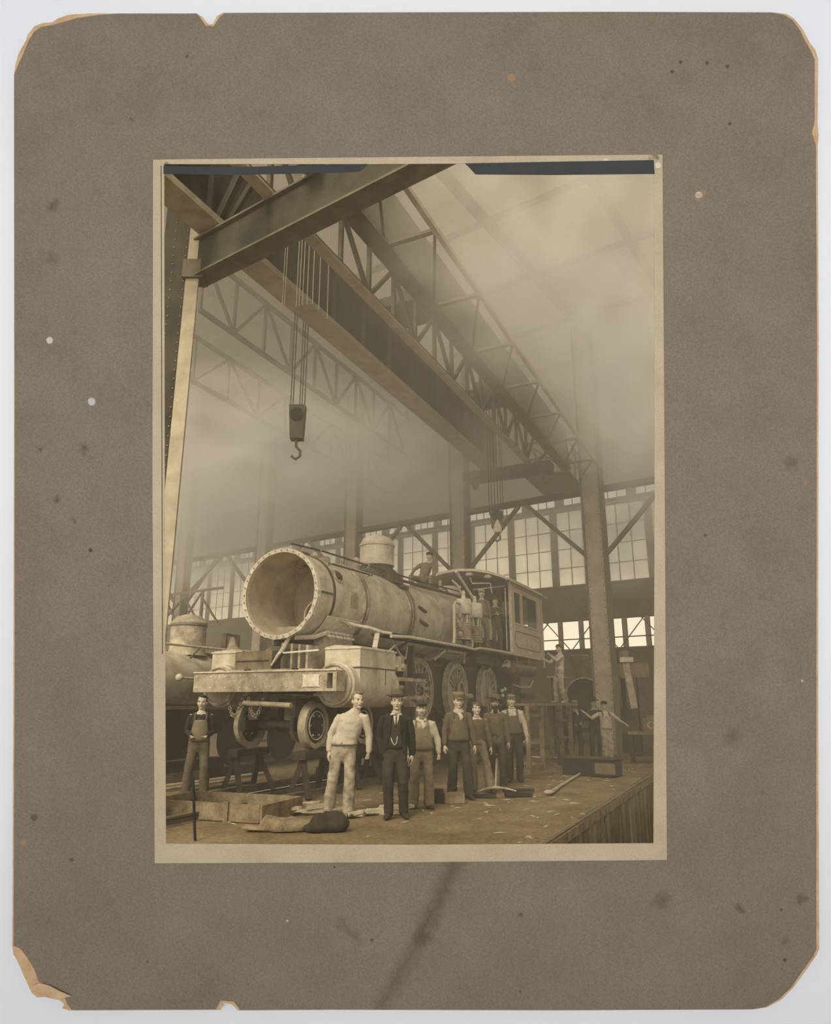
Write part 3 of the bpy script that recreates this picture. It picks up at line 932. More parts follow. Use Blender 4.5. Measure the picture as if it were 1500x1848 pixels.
# front deck with frame ends, plank boxes and rods
fd = MB().bx(-5.05, -4.2, -.95, .95, 2.22, 2.30).build('front_deck', M_bare2, loco)
MB().bx(-5.0, -4.55, .05, .95, 2.30, 2.66).build('deck_box', M_wood, loco)
MB().bx(-5.02, -4.98, .12, .9, 2.46, 2.475).build('deck_slot', M_iron, loco)
for w in (-.12, -.34, -.52, -.70):
    MB().bx(-4.9, -4.3, w - .025, w + .025, 2.30, 2.82 - abs(w) * .1).build('deck_web', M_bare2, loco)
MB().tube([(-5.0, .02, 2.36), (-4.98, -.08, 2.55), (-4.9, -.16, 2.72), (-4.8, -.18, 2.9)], .045).build('bent_pipe', M_bare, loco, True)
MB().tube([(-5.02, .0, 2.34), (-5.06, -.1, 2.42), (-5.02, -.22, 2.6)], .03).build('bent_pipe', M_iron, loco, True)
MB().beam((-5.0, -.1, 2.60), (-4.95, -1.0, 2.64), .03, .03).build('deck_rod', M_brass, loco)
# buffer beam with the pocket near its end
bb = MB()
bb.prism([(-1.66, 1.87), (1.66, 1.87), (1.66, 2.24), (-1.66, 2.24)], -5.35, -5.05, fn=lambda x, y, z: (z, x, y), holes=[[(-1.58, 1.92), (-1.46, 1.92), (-1.46, 2.19), (-1.58, 2.19)]])
bm_ = bb.build('buffer_beam', M_bare2, loco)
MB().bx(-5.10, -5.07, -1.60, -1.44, 1.90, 2.21).build('pocket_dark_plate', M_iron, bm_)  # black plate puts the dark of the recess into the pocket
for w in np.arange(-1.3, 1.6, .36):
    for z in (1.95, 2.16):
        MB().ball((-5.355, w, z), (.012, .02, .02), 6, 4).build('rivet', M_rim, bm_)
MB().bx(-5.37, -5.34, -1.30, -.95, 1.95, 2.17).build('beam_plate', M_rim, bm_)
MB().bx(-5.38, -5.33, -1.66, 1.66, 2.235, 2.26).build('beam_lip', M_rim, bm_)
# cylinders and valve chests on both sides
for sgn in (-1, 1):
    cy = MB().lathe((-4.95, sgn * 1.36, 2.0), (1, 0, 0), [(0, .02), (0, .36), (.05, .42), (1.85, .42), (1.90, .36), (1.90, .02)], 40).build('cylinder', M_bare, loco, True)
    g = MB()
    prof = [(1.0, 2.0), (1.78, 2.0), (1.78, 2.66), (1.74, 2.71), (1.2, 2.74), (1.0, 2.70)]
    g.prism([(sgn * a, b) for a, b in prof], -4.72, -3.25, fn=lambda x, y, z: (z, x, y))
    vc = g.build('valve_chest', M_bare, loco)
    MB().bx(-4.74, -3.23, sgn * 1.785, sgn * 1.02, 2.30, 2.325).build('casing_seam', M_iron2, vc)
    MB().bx(-4.74, -3.23, sgn * 1.80, sgn * 1.0, 2.66, 2.69).build('casing_lip', M_rim, vc)
    MB().bx(-3.7, -3.68, sgn * 1.788, sgn * 1.77, 2.0, 2.30).build('casing_seam', M_iron2, vc)
    MB().torus((-4.96, sgn * 1.36, 2.0), (1, 0, 0), .36, .03, 32, 8).build('cover_ring', M_bare2, cy, True)
    MB().torus((-3.04, sgn * 1.36, 2.0), (1, 0, 0), .38, .025, 32, 8).build('cover_ring', M_bare2, cy, True)
    MB().cyl((-3.25, sgn * 1.36, 2.44), (-2.3, sgn * 1.36, 2.44), .03, n=10).build('valve_rod', M_brass, loco, True)
    MB().cyl((-3.05, sgn * 1.36, 2.0), (-1.9, sgn * 1.36, 2.0), .05, n=12).build('piston_rod', M_wheel, loco, True)
    for z in (1.78, 2.16):
        MB().bx(-3.0, -.95, sgn * 1.28, sgn * 1.44, z - .03, z + .05).build('guide_bar', M_bare2, loco)
    MB().bx(-2.1, -1.7, sgn * 1.22, sgn * 1.50, 1.84, 2.13).build('crosshead', M_iron2, loco)
    MB().bx(-1.0, -.92, sgn * .95, sgn * 1.48, 2.16, 2.34).bx(-1.0, -.92, sgn * .95, sgn * 1.1, 2.3, 3.0).build('guide_yoke', M_iron2, loco)
    MB().bx(-2.35, -2.2, sgn * 1.26, sgn * 1.46, 2.34, 2.66).cyl((-2.28, sgn * 1.2, 2.44), (-2.28, sgn * 1.52, 2.44), .06, n=10).build('rocker_box', M_wheel, loco)
    MB().tube([(-2.95, sgn * 1.3, 2.4), (-2.7, sgn * 1.34, 2.75), (-2.35, sgn * 1.36, 2.95), (-2.0, sgn * 1.36, 3.0)], .022).build('drain_pipe', M_bare2, loco, True)
    MB().tube([(-2.5, sgn * 1.3, 2.98), (-2.2, sgn * 1.36, 2.7), (-1.95, sgn * 1.36, 2.62), (-1.8, sgn * 1.34, 2.9)], .028).build('reach_link', M_wheel, loco, True)
# chains and gear below the beam
for w0 in (.05, .55):
    g = MB()
    for i in range(14):
        t = i / 13
        w = w0 + t * .42
        z = 1.84 - .42 * math.sin(math.pi * t)
        g.torus((-5.15, w, z), (0, 1, .3) if i % 2 else (1, 0, 0), .032, .010, 8, 5)
    g.build('safety_chain', M_wheel, loco)
MB().cyl((-5.2, -.6, 1.62), (-5.2, .5, 1.66), .05, n=10).build('brake_shaft', M_wheel, loco, True)
for w in (-.43, .43):
    MB().bx(-5.0, -4.6, w - .12, w + .12, 1.35, 1.7).build('spring_hanger', M_iron2, loco)

# frames, ash pan, firebox sides, running boards
for w in (-.56, .56):
    MB().prism([(-5.1, 1.95), (-4.6, 1.85), (-3.0, 1.85), (-2.6, 1.95), (-1.0, 1.95), (-.7, 1.35), (.7, 1.35), (.9, 1.55), (1.6, 1.55), (1.8, 1.35), (3.2, 1.35), (3.4, 1.55), (4.2, 1.55), (4.4, 1.35), (5.8, 1.35), (6.1, 1.75), (9.1, 1.75), (9.1, 2.6), (-2.0, 2.75), (-3.0, 2.4), (-5.1, 2.3)],
               w - .06, w + .06, fn=lambda x, y, z: (x, z, y)).build('frame_plate', M_iron, loco)  # frames made taller and solid to keep the gaps behind the wheels dark
MB().bx(2.0, 8.8, -.5, .5, 1.7, 3.1).build('ash_pan', M_iron, loco)
MB().bx(-2.8, 2.0, -.45, .45, 2.25, 2.95).build('frame_stretcher', M_iron, loco)
for sgn in (-1, 1):
    MB().bx(3.4, 5.5, sgn * .85, sgn * 1.08, 2.8, 3.9).build('firebox_side', M_iron2, loco)
    rb = MB().bx(-2.75, 5.5, sgn * .92, sgn * 1.48, 3.09, 3.14).build('running_board', M_iron, loco)
    MB().tube([(-2.9, sgn * 1.49, 3.05), (-2.0, sgn * 1.50, 3.10), (.6, sgn * 1.50, 3.11), (1.3, sgn * 1.50, 3.12), (2.1, sgn * 1.50, 3.10), (2.5, sgn * 1.50, 3.16), (3.2, sgn * 1.50, 3.18), (5.6, sgn * 1.50, 3.20)], .035).build('board_edge', M_rim, rb, True)
    for s in (-1.8, .6, 2.9, 4.8):
        MB().beam((s, sgn * 1.42, 3.08), (s, sgn * .6, 2.5), .04, .06).build('board_bracket', M_iron2, rb)
MB().prism([(-.2, 2.75), (.5, 3.0), (1.9, 3.0), (1.9, 2.96), (.55, 2.94), (-.15, 2.68)], -1.3, -1.0, fn=lambda x, y, z: (x, z, y)).build('link_lifter', M_wheel, loco)
MB().cyl((1.95, -1.25, 2.72), (1.95, -1.25, 3.05), .03, n=8).build('lifter_rod', M_wheel, loco)
# braces on the hidden far side keep the same outline

# driving wheels, three a side
def driver_mesh():
    g = MB()
    g.lathe((0, 0, 0), (0, 1, 0), [(-.075, .69), (-.075, .765), (.05, .78), (.075, .80), (.075, .69)], 56, close=True)
    return g.mesh('tyre', M_wheel, True)
tyre_m = driver_mesh()
rim_m = MB().lathe((0, 0, 0), (0, 1, 0), [(-.055, .62), (-.055, .69), (.055, .69), (.055, .62)], 56, close=True).mesh('rim', M_wheel, True)
hub_m = MB().lathe((0, 0, 0), (0, 1, 0), [(-.10, 0), (-.10, .10), (-.095, .17), (.08, .17), (.08, 0)], 24).mesh('hub', M_wheel, True)
spoke_m = MB().prism([(-.042, .15), (.042, .15), (.028, .64), (-.028, .64)], -.035, .035, fn=lambda x, y, z: (x, z, y)).mesh('spoke', M_wheel)
cw = [(.67 * math.sin(R(a)), .67 * math.cos(R(a))) for a in range(-44, 45, 8)]
cw_m = MB().prism(cw + [(.30, .36), (0, .42), (-.30, .36)], -.07, .06, fn=lambda x, y, z: (x, z, y)).mesh('counterweight', M_wheel)
boss_m = MB().prism([(-.13, 0), (.13, 0), (.11, .34), (.06, .40), (-.06, .40), (-.11, .34)], -.10, .05, fn=lambda x, y, z: (x, z, y)).cyl((0, -.22, .33), (0, -.05, .33), .062, n=16).mesh('crank_boss', M_wheel)
for i, s in enumerate((0.0, 2.45, 5.05)):
    ax = MB().cyl((s, -.72, 2.0), (s, .72, 2.0), .10, n=16).build('axle', M_iron2, loco, True)
    for w, sg in ((-.78, 1), (.78, -1)):
        wh = link('driving_wheel', tyre_m, loco)
        wh.location = (s, w, 2.0)
        wh.rotation_euler = (0, R(-150 + 35 * i), 0 if sg == 1 else R(180))
        wh['label'] = ('first', 'second', 'third')[i] + ' spoked driving wheel behind the standing men' if sg == 1 else 'driving wheel on the far side of the engine'
        link('rim', rim_m, wh)
        link('hub', hub_m, wh)
        link('counterweight', cw_m, wh)
        b_ = link('crank_boss', boss_m, wh)
        b_.rotation_euler = (0, R(180), 0)
        for q in range(16):
            sp = link('spoke', spoke_m, wh)
            sp.rotation_euler = (0, 2 * math.pi * (q + .5) / 16, 0)
# eccentrics on the second axle, straps on the first
MB().torus((2.45, -.95, 2.0), (0, 1, 0), .24, .045, 24, 8).cyl((2.45, -1.0, 1.86), (3.1, -1.0, 1.86), .07, n=12).build('eccentric', M_wheel, loco, True)
g = MB()
for i in range(9):
    a = R(i * 40)
    g.cyl((-.35 + .16 * math.cos(a), -1.02, 1.95 + .16 * math.sin(a)), (-.35 + .16 * math.cos(a), -.88, 1.95 + .16 * math.sin(a)), .035, n=8)
g.torus((-.35, -.95, 1.95), (0, 1, 0), .24, .04, 24, 8)
g.build('eccentric', M_bare2, loco, True)
for s in (1.22, 3.75):
    MB().prism([(s - .55, 2.62), (s + .55, 2.62), (s + .5, 2.70), (s - .5, 2.70)], -.68, -.60, fn=lambda x, y, z: (x, z, y)).build('leaf_spring', M_iron2, loco)
# leading truck: four solid-centred wheels
tw_t = MB().lathe((0, 0, 0), (0, 1, 0), [(-.07, .33), (-.07, .41), (.05, .43), (.07, .455), (.07, .33)], 44, close=True).mesh('tyre', M_wheel, True)
tw_d = MB().lathe((0, 0, 0), (0, 1, 0), [(-.02, .335), (-.03, .14), (-.09, .13), (-.09, .05), (-.075, 0)], 32).mesh('disc', M_iron, True)
tw_b = MB().mesh
g = MB()
for a in range(0, 360, 60):
    g.cyl((.20 * math.cos(R(a)), -.06, .20 * math.sin(R(a))), (.20 * math.cos(R(a)), .0, .20 * math.sin(R(a))), .022, n=6)
g.torus((0, -.06, 0), (0, 1, 0), .26, .012, 28, 6)
tw_n = g.mesh('wheel_bolts', M_rim)
for s in (-4.65, -2.85):
    MB().cyl((s, -.72, 1.25), (s, .72, 1.25), .075, n=12).build('truck_axle', M_iron2, loco, True)
    for w, sg in ((-.76, 1), (.76, -1)):
        wh = link('truck_wheel', tw_t, loco)
        wh.location = (s, w, 1.25)
        wh.rotation_euler = (0, 0, 0 if sg == 1 else R(180))
        link('disc', tw_d, wh)
        link('wheel_bolts', tw_n, wh)
MB().bx(-5.1, -2.4, -.60, -.52, 1.15, 1.40).bx(-5.1, -2.4, .52, .60, 1.15, 1.40).bx(-3.95, -3.55, -.6, .6, 1.1, 1.75).build('truck_frame', M_iron, loco)

# two air pumps and a pipe in front of the cab
for s, zt, lb in ((1.75, 4.46, 'front one of two pale air pumps'), (2.62, 4.44, 'rear one of two pale air pumps')):
    pu = MB().lathe((s, -1.34, zt - .42), (0, 0, 1), [(0, 0), (0, .20), (.03, .225), (.39, .225), (.42, .20), (.42, 0)], 28).build('air_pump', M_rim, loco, True)
    pu['label'] = lb
    for a in range(0, 360, 60):
        MB().cyl((s + .15 * math.cos(R(a)), -1.34 + .15 * math.sin(R(a)), zt - .66), (s + .15 * math.cos(R(a)), -1.34 + .15 * math.sin(R(a)), zt - .42), .020, n=6).build('pump_column', M_rim, pu)
    pr = [(0, 0), (0, .205)]
    for q in range(9):
        pr += [(.04 + q * .045, .205), (.055 + q * .045, .185), (.07 + q * .045, .205)]
    pr += [(.46, .21), (.46, 0)]
    MB().lathe((s, -1.34, zt - 1.12), (0, 0, 1), pr, 28).build('finned_cylinder', M_wheel, pu, True)
    MB().cyl((s, -1.34, zt), (s, -1.34, zt + .14), .07, .05, 12).ball((s, -1.34, zt + .17), .06, 8, 6).build('pump_head', M_rim, pu, True)
    MB().cyl((s, -1.34, zt - 1.3), (s, -1.34, zt - 1.12), .05, n=10).build('pump_foot', M_iron2, pu)
for z in (3.45, 3.7, 3.95):
    MB().ball((1.36, -1.38, z), (.07, .07, .09), 10, 8).build('lubricator', M_wheel, loco, True)
MB().tube([(1.6, -1.3, 4.32), (1.15, -1.34, 4.30), (1.0, -1.36, 4.18), (.95, -1.38, 3.4), (.8, -1.42, 3.16)], .04).build('pump_pipe', M_rim, loco, True)
MB().tube([(2.1, -1.42, 3.36), (2.12, -1.44, 3.22), (2.0, -1.46, 3.14)], .035).build('pump_pipe', M_rim, loco, True)
MB().tube([(1.75, -1.3, 4.6), (1.9, -1.1, 4.9), (2.3, -.8, 5.1)], .035).build('steam_pipe', M_bare2, loco, True)
MB().tube([(2.62, -1.3, 4.6), (1.7, -1.15, 5.25)], .04).build('steam_pipe', M_rim, loco, True)

# cab: side panels with window openings, front wall, arched roof
cab = empty('cab')
cab.parent = loco
for sgn in (-1, 1):
    g = MB()
    g.prism([(5.55, 3.22), (9.15, 3.22), (9.15, 5.42), (5.55, 5.42)], sgn * 1.50, sgn * 1.455, fn=lambda x, y, z: (x, z, y),
            holes=[[(5.92, 4.22), (6.62, 4.22), (6.62, 5.24), (5.92, 5.24)], [(6.84, 4.22), (8.60, 4.22), (8.60, 5.24), (6.84, 5.24)]])
    sp = g.build('side_panel', M_cab, cab)
    for (a, b_) in ((5.92, 6.62), (6.84, 8.60)):
        MB().bx(a - .03, b_ + .03, sgn * 1.53, sgn * 1.49, 4.17, 4.22).build('window_ledge', M_rim, sp)
        MB().bx(a, b_, sgn * 1.478, sgn * 1.472, 4.23, 5.23).build('pane', M_glass, sp)
    g = MB()
    outl = [(5.95, 3.95), (5.85, 3.8), (5.92, 3.52), (6.1, 3.43), (8.75, 3.43), (8.85, 3.55), (8.85, 3.84), (8.7, 3.95)]
    for p, q in zip(outl, outl[1:] + outl[:1]):
        g.beam((p[0], sgn * 1.503, p[1]), (q[0], sgn * 1.503, q[1]), .008, .028, up=(0, 0, 1))
    g.build('panel_line', M_iron2, sp)
    MB().bx(5.50, 5.60, sgn * 1.53, sgn * 1.44, 3.2, 5.5).build('corner_post', M_rim, cab)
    MB().bx(9.10, 9.20, sgn * 1.53, sgn * 1.44, 3.2, 5.5).build('corner_post', M_cab, cab)
    MB().bx(9.15, 9.19, sgn * 1.55, sgn * 1.51, 2.9, 4.9).build('grab_rail', M_rim, cab)
    MB().prism([(5.45, 5.42), (9.25, 5.42), (9.25, 5.62), (5.45, 5.62)], sgn * 1.56, sgn * 1.52, fn=lambda x, y, z: (x, z, y)).build('eave_board', M_cab, cab)
# lettering on the near side
tx = bpy.data.curves.new('lettering', 'FONT')
tx.body = "Cent\u2019l & Perry"
tx.size = .40
tx.extrude = .003
tx.align_x = 'LEFT'
tmp = bpy.data.objects.new('tmp', tx)
C.objects.link(tmp)
dg = bpy.context.evaluated_depsgraph_get()
me = bpy.data.meshes.new_from_object(tmp.evaluated_get(dg))
bpy.data.objects.remove(tmp)
me.materials.append(M_letter)
lo = link('lettering', me, cab)
xs = [v.co.x for v in me.vertices]
lo.scale = (2.35 / (max(xs) - min(xs)), 1, 1)
lo.location = (6.2, -1.506, 3.57)
lo.rotation_euler = (R(90), 0, 0)
lo['label'] = 'pale painted lettering on the cab side'
MB().bx(7.3, 7.75, -1.508, -1.50, 3.33, 3.36).build('small_plate', M_letter, cab)
# front wall of the cab around the boiler, dark, with a spectacle opening
fw_out = [(-1.45, 3.2), (1.45, 3.2), (1.45, 5.45), (1.0, 5.66), (.5, 5.76), (0, 5.80), (-.5, 5.76), (-1.0, 5.66), (-1.45, 5.45)]
hole = [(-1.30, 3.45), (-1.12, 3.45), (-1.16, 4.3), (-.85, 4.75), (-.85, 5.4), (-1.30, 5.3)]
hole2 = [(-x, y) for x, y in hole][::-1]
MB().prism(fw_out, 6.55, 6.60, fn=lambda x, y, z: (z, x, y), holes=[hole, hole2]).build('front_wall', M_iron2, cab)
MB().prism(fw_out, 9.08, 9.12, fn=lambda x, y, z: (z, x, y), holes=[[(-1.0, 3.4), (1.0, 3.4), (1.0, 5.4), (-1.0, 5.4)]]).build('back_wall', M_iron2, cab)
MB().bx(5.5, 9.15, -1.5, 1.5, 3.16, 3.22).build('cab_floor', M_rim, cab)
rp = [(-1.68, 5.50), (-1.45, 5.62), (-1.0, 5.78), (-.5, 5.88), (0, 5.92), (.5, 5.88), (1.0, 5.78), (1.45, 5.62), (1.68, 5.50)]
rp2 = [(x, z - .05) for x, z in rp][::-1]
MB().prism(rp + rp2, 4.75, 9.55, fn=lambda x, y, z: (z, x, y)).build('roof', M_cab, cab)
MB().prism([(x, z + .01) for x, z in rp] + [(x, z - .02) for x, z in rp2], 4.70, 4.75, fn=lambda x, y, z: (z, x, y)).build('roof_edge', M_rim, cab)
for w, z in ((-.35, 5.74), (-1.0, 5.62)):
    MB().ball((4.85, w, z), (.10, .14, .07), 10, 6).build('roof_fitting', M_rim, cab)
MB().tube([(4.9, -.35, 5.65), (4.95, -.4, 5.45), (5.0, -1.0, 5.42), (5.0, -1.05, 5.1)], .022).build('cab_pipe', M_rim, cab, True)
MB().tube([(5.3, -.3, 5.3), (5.3, -1.4, 5.35)], .018).build('cab_pipe', M_rim, cab, True)
MB().cyl((5.42, -1.36, 3.3), (5.42, -1.36, 5.3), .02, n=6).build('cab_rod', M_rim, cab)
MB().lathe((5.6, 0, BZ), (1, 0, 0), [(0, .0), (0, 1.0), (.9, 1.0)], 32).build('backhead', M_iron, cab, True)
# air reservoir slung under the cab, pipes below it
tk = MB().lathe((5.95, -1.18, 2.80), (1, 0, 0), [(0, 0), (.02, .16), (.08, .24), (2.6, .24), (2.68, .16), (2.7, 0)], 32).build('air_reservoir', M_tank, loco, True)
for s in (6.6, 8.0):
    MB().lathe((s, -1.18, 2.80), (1, 0, 0), [(0, .245), (.05, .25), (.05, .24), (0, .235)], 32, close=True).build('strap', M_wheel, tk, True)
    MB().cyl((s, -1.3, 3.0), (s, -1.3, 3.2), .015, n=6).build('hanger', M_rim, tk)
MB().ball((5.9, -1.2, 2.86), .09, 10, 8).cyl((5.9, -1.2, 2.86), (5.45, -1.2, 2.82), .03, n=8).ball((5.45, -1.2, 2.82), .05, 8, 6).torus((5.85, -1.2, 2.92), (1, 0, 0), .09, .02, 16, 6).build('brass_valve', M_brass, tk, True)
MB().tube([(6.3, -1.25, 2.25), (6.9, -1.3, 2.18), (8.0, -1.3, 2.2), (8.6, -1.25, 2.45)], .03).build('brake_pipe', M_rim, loco, True)
for s, z in ((5.55, 2.05), (5.85, 2.1), (5.6, 1.9)):
    MB().ball((s, -1.1, z), .06, 8, 6).build('pipe_union', M_brass, loco, True)
MB().bx(6.4, 7.6, -1.05, -.6, 1.65, 2.15).build('brake_cylinder', M_iron2, loco)
MB().bx(7.7, 8.9, -1.2, -.6, 1.8, 2.0).build('drag_beam', M_iron2, loco)
MB().bx(6.6, 6.75, -1.1, -.9, 1.4, 2.2).bx(7.2, 7.35, -1.1, -.9, 1.2, 1.9).build('hanger_bracket', M_tank, loco)

# ------------------------------------------------------------------ timber cribs and a trestle that hold the engine up
def crib(s, z1, lb, half=1.05, w_=.24):
    t = place_T(empty('timber_crib'))
    tag(t, lb, 'timber stack', 'timber cribs under the raised engine')
    z = 0.0
    i = 0
    h = .225
    while z + h <= z1 + .01:
        for q in (-1, 1):
            if i % 2 == 0:
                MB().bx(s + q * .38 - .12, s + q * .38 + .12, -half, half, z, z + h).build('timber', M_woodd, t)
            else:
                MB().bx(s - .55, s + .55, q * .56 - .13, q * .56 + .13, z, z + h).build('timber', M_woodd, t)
        z += h
        i += 1
    return t
crib(-1.25, 1.8, 'dark timber crib between the leading truck and the first driving wheel')
crib(3.75, 1.8, 'dark timber crib between the second and third driving wheels')
crib(8.1, 1.8, 'dark timber crib under the cab')
tr = place_T(empty('trestle'))
tag(tr, 'splay-legged wooden trestle below the front truck wheel', 'trestle')
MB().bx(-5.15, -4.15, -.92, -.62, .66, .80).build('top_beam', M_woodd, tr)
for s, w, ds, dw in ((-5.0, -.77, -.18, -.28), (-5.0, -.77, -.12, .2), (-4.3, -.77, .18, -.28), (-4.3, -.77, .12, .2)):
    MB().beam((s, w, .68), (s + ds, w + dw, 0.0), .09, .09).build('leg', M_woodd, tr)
tr2 = copy_tree(tr)
tr2.location = TP(-.0, 1.54)
tr2['label'] = 'dark trestle below the far front truck wheel'
tr3 = copy_tree(tr)
tr3.location = TP(1.8, 0)
tr3['label'] = 'dark trestle below the second truck wheel'

# ------------------------------------------------------------------ the work stand beside the cab
st = place_T(empty('work_stand'))
tag(st, 'slender wooden work stand with ladder rungs below the cab', 'scaffold')
MB().bx(1.9, 6.9, -3.2, -2.45, 1.60, 1.66).build('deck', M_wood, st)
for s in (2.75, 6.0):
    for w in (-3.12, -2.5):
        MB().bx(s - .05, s + .05, w - .05, w + .05, 0, 1.6).build('post', M_wood, st)
for s in (2.75, 6.0):
    for z in (.12, .65, 1.15, 1.45):
        MB().bx(s - .03, s + .03, -3.12, -2.5, z - .035, z + .035).build('rung', M_wood, st)
for z in (.12, .75, 1.35):
    MB().bx(1.5, 2.75, -3.14, -3.10, z - .03, z + .03).build('rail', M_wood, st)
MB().bx(1.45, 1.55, -3.17, -3.07, 0, 1.6).build('post', M_wood, st)
MB().beam((4.2, -3.1, 1.6), (4.0, -3.25, 0), .07, .09).build('brace', M_woodd, st)
sb2 = place_T(empty('scaffold_plank'))
tag(sb2, 'short pale board jutting behind the painter', 'plank')
MB().bx(6.6, 7.9, -2.75, -2.3, 2.47, 2.52).build('board', M_woodl, sb2)
MB().bx(7.6, 7.7, -2.6, -2.5, 0, 2.47).build('post', M_woodd, sb2)
MB().bx(6.9, 7.0, -2.4, -2.35, 0, 2.47).build('post', M_woodd, sb2)

# ------------------------------------------------------------------ neighbouring engine on the left track
le = place_T(empty('steam_locomotive'))
tag(le, 'second locomotive on the left track, its boiler passing behind the buffer beam', 'locomotive')
MB().lathe((0, 4.9, 2.20), (1, 0, 0), [(-8, 0), (-8, .72), (-1.55, .72), (-1.54, .74), (1.8, .74), (1.82, .0)], 48).build('boiler_barrel', M_bare, le, True)
for s in (-1.65, -1.5, -4.2):
    MB().lathe((0, 4.9, 2.20), (1, 0, 0), [(s, .70), (s, .77), (s + .06, .77), (s + .06, .70)], 48, close=True).build('boiler_band', M_iron2, le, True)
MB().lathe((-2.15, 4.9, 2.85), (0, 0, 1), [(0, .52), (.12, .46), (.8, .45), (.82, .47), (.86, .47), (.88, .44), (1.02, .32), (1.10, .0)], 40).build('sand_dome', M_bare2, le, True)
MB().torus((-2.15, 4.9, 3.62), (0, 0, 1), .46, .015, 40, 6).build('dome_bead', M_iron2, le)
MB().tube([(-8, 4.05, 3.02), (-3, 4.05, 3.02), (1.6, 4.05, 3.0)], .03).build('handrail', M_rim, le, True)
for s in (-5, -2.6, -.2, 1.5):
    MB().cyl((s, 4.05, 3.01), (s, 4.35, 2.75), .02, n=6).build('stanchion', M_iron2, le)
MB().lathe((-.45, 4.9, 3.12), (0, 0, 1), [(0, .28), (.03, .26), (.12, .18), (.26, .14), (.34, .10), (.37, 0)], 24).build('bell', M_wheel, le, True)
MB().bx(-.75, -.68, 4.82, 4.98, 2.85, 3.55).bx(-.22, -.15, 4.82, 4.98, 2.85, 3.55).bx(-.75, -.15, 4.85, 4.95, 3.5, 3.56).build('bell_yoke', M_iron2, le)
MB().bx(-8, 2.2, 3.6, 4.2, 1.58, 1.64).build('running_board', M_iron, le)
MB().bx(-8, 1.6, 4.4, 5.4, .9, 1.5).build('frame_plate', M_iron, le)
MB().bx(-8, 2.2, 3.56, 3.60, 1.52, 1.60).build('board_edge', M_tank, le)
MB().cyl((-3.4, 3.9, 2.25), (-1.6, 3.9, 2.22), .025, n=8).ball((-3.4, 3.9, 2.25), .09, 8, 6).build('blow_pipe', M_rim, le, True)
for s in (-3.2, -.9, 1.2):
    for w in (4.15, 5.65):
        wh = MB().lathe((s, w, .74), (0, 1, 0), [(-.06, 0), (-.06, .62), (.04, .62), (.06, .66), (.06, 0)], 40).build('driving_wheel', M_iron, le, True)
MB().tube([(-1.85, 4.25, 2.75), (-1.65, 4.12, 2.6), (-1.5, 4.08, 2.3), (-1.45, 4.1, 2.0)], .04).build('sand_pipe', M_iron2, le, True)

# ------------------------------------------------------------------ small engine at the back right, facing the viewer
be = empty('steam_locomotive', (0, 0, 0))
be.location = (7.2, 31.0, 0)
be.rotation_euler = (0, 0, R(74))
tag(be, 'small dark locomotive far back at right, round smokebox front open, beside the broad column', 'locomotive')
MB().lathe((0, 0, 1.92), (1, 0, 0), [(.0, .76), (0, .82), (1.6, .82), (1.62, .85), (5.5, .85), (5.5, 0)], 40).build('boiler_barrel', M_tank, be, True)
MB().lathe((0, 0, 1.92), (1, 0, 0), [(.0, .76), (.5, .76), (.5, 0)], 40).build('smokebox_interior', M_iron, be, True)
MB().torus((0, 0, 1.92), (1, 0, 0), .79, .035, 40, 8).build('front_ring', M_wheel, be, True)
MB().lathe((.8, .15, 2.6), (0, 0, 1), [(0, .26), (.5, .24), (.75, .36), (1.0, .42), (1.1, .42), (1.14, .34), (1.14, 0)], 24).build('stack', M_tank, be, True)
MB().lathe((2.0, -.1, 2.6), (0, 0, 1), [(0, .62), (.15, .5), (.7, .42), (.85, .3), (.95, .12), (1.0, 0)], 24).build('dome', M_tank, be, True)
MB().bx(-.5, -.3, -1.2, 1.2, .7, 1.0).build('buffer_beam', M_iron2, be)
MB().bx(-.3, 5.5, -.5, .5, .5, 1.15).build('frame_plate', M_iron, be)
for s in (1.2, 3.0):
    for w in (-.8, .8):
        MB().lathe((s, w, .6), (0, 1, 0), [(-.06, 0), (-.06, .55), (.06, .58), (.06, 0)], 32).build('driving_wheel', M_iron, be, True)
MB().prism([(0, 0), (.55, .05), (.62, .75), (.3, .5)], 0, .03, fn=lambda x, y, z: (1.3 + z, -.62 - x * .6, 2.1 + y * .85)).build('pale_cloth_patch', M_rim, be)

# machines, bench and boxes at the right
mc = empty('steam_hammer', (7.05, 24.6, 0), R(-12))
tag(mc, 'tall dark shop machine at the right edge behind the white-bibbed man', 'machine')
MB().bx(-.75, -.45, -.3, .3, 0, 2.7).bx(.45, .75, -.3, .3, 0, 2.7).build('upright', M_iron2, mc)
MB().bx(-.85, .85, -.35, .35, 2.5, 2.95).build('crosshead', M_tank, mc)
MB().cyl((0, 0, 2.9), (0, 0, 3.4), .26, n=20).build('steam_cylinder', M_tank, mc, True)
MB().cyl((0, 0, 1.4), (0, 0, 2.6), .08, n=10).bx(-.2, .2, -.2, .2, 1.1, 1.5).build('ram', M_iron, mc)
MB().bx(-.4, .4, -.4, .4, 0, .7).build('anvil_block', M_iron, mc)
MB().beam((.1, -.38, 3.05), (.28, -.38, 1.5), .22, .06, up=(0, 1, 0)).build('pale_bracket', M_bare2, mc)
MB().bx(-.08, .36, -.5, -.2, 3.0, 3.16).build('bracket_top', M_rim, mc)
bn = empty('workbench', (7.05, 21.7, 0), R(-18))
tag(bn, 'heavy workbench at the right edge carrying a pale box', 'workbench')
MB().bx(-.75, .9, -.35, .35, .78, .86).build('bench_top', M_wood, bn)
for x in (-.68, .82):
    for y in (-.28, .28):
        MB().bx(x - .05, x + .05, y - .05, y + .05, 0, .78).build('leg', M_woodd, bn)
MB().bx(-.7, .85, -.3, .3, .2, .25).build('shelf', M_woodd, bn)
bx_ = empty('machine_box', (7.15, 21.65, .86), R(-18))
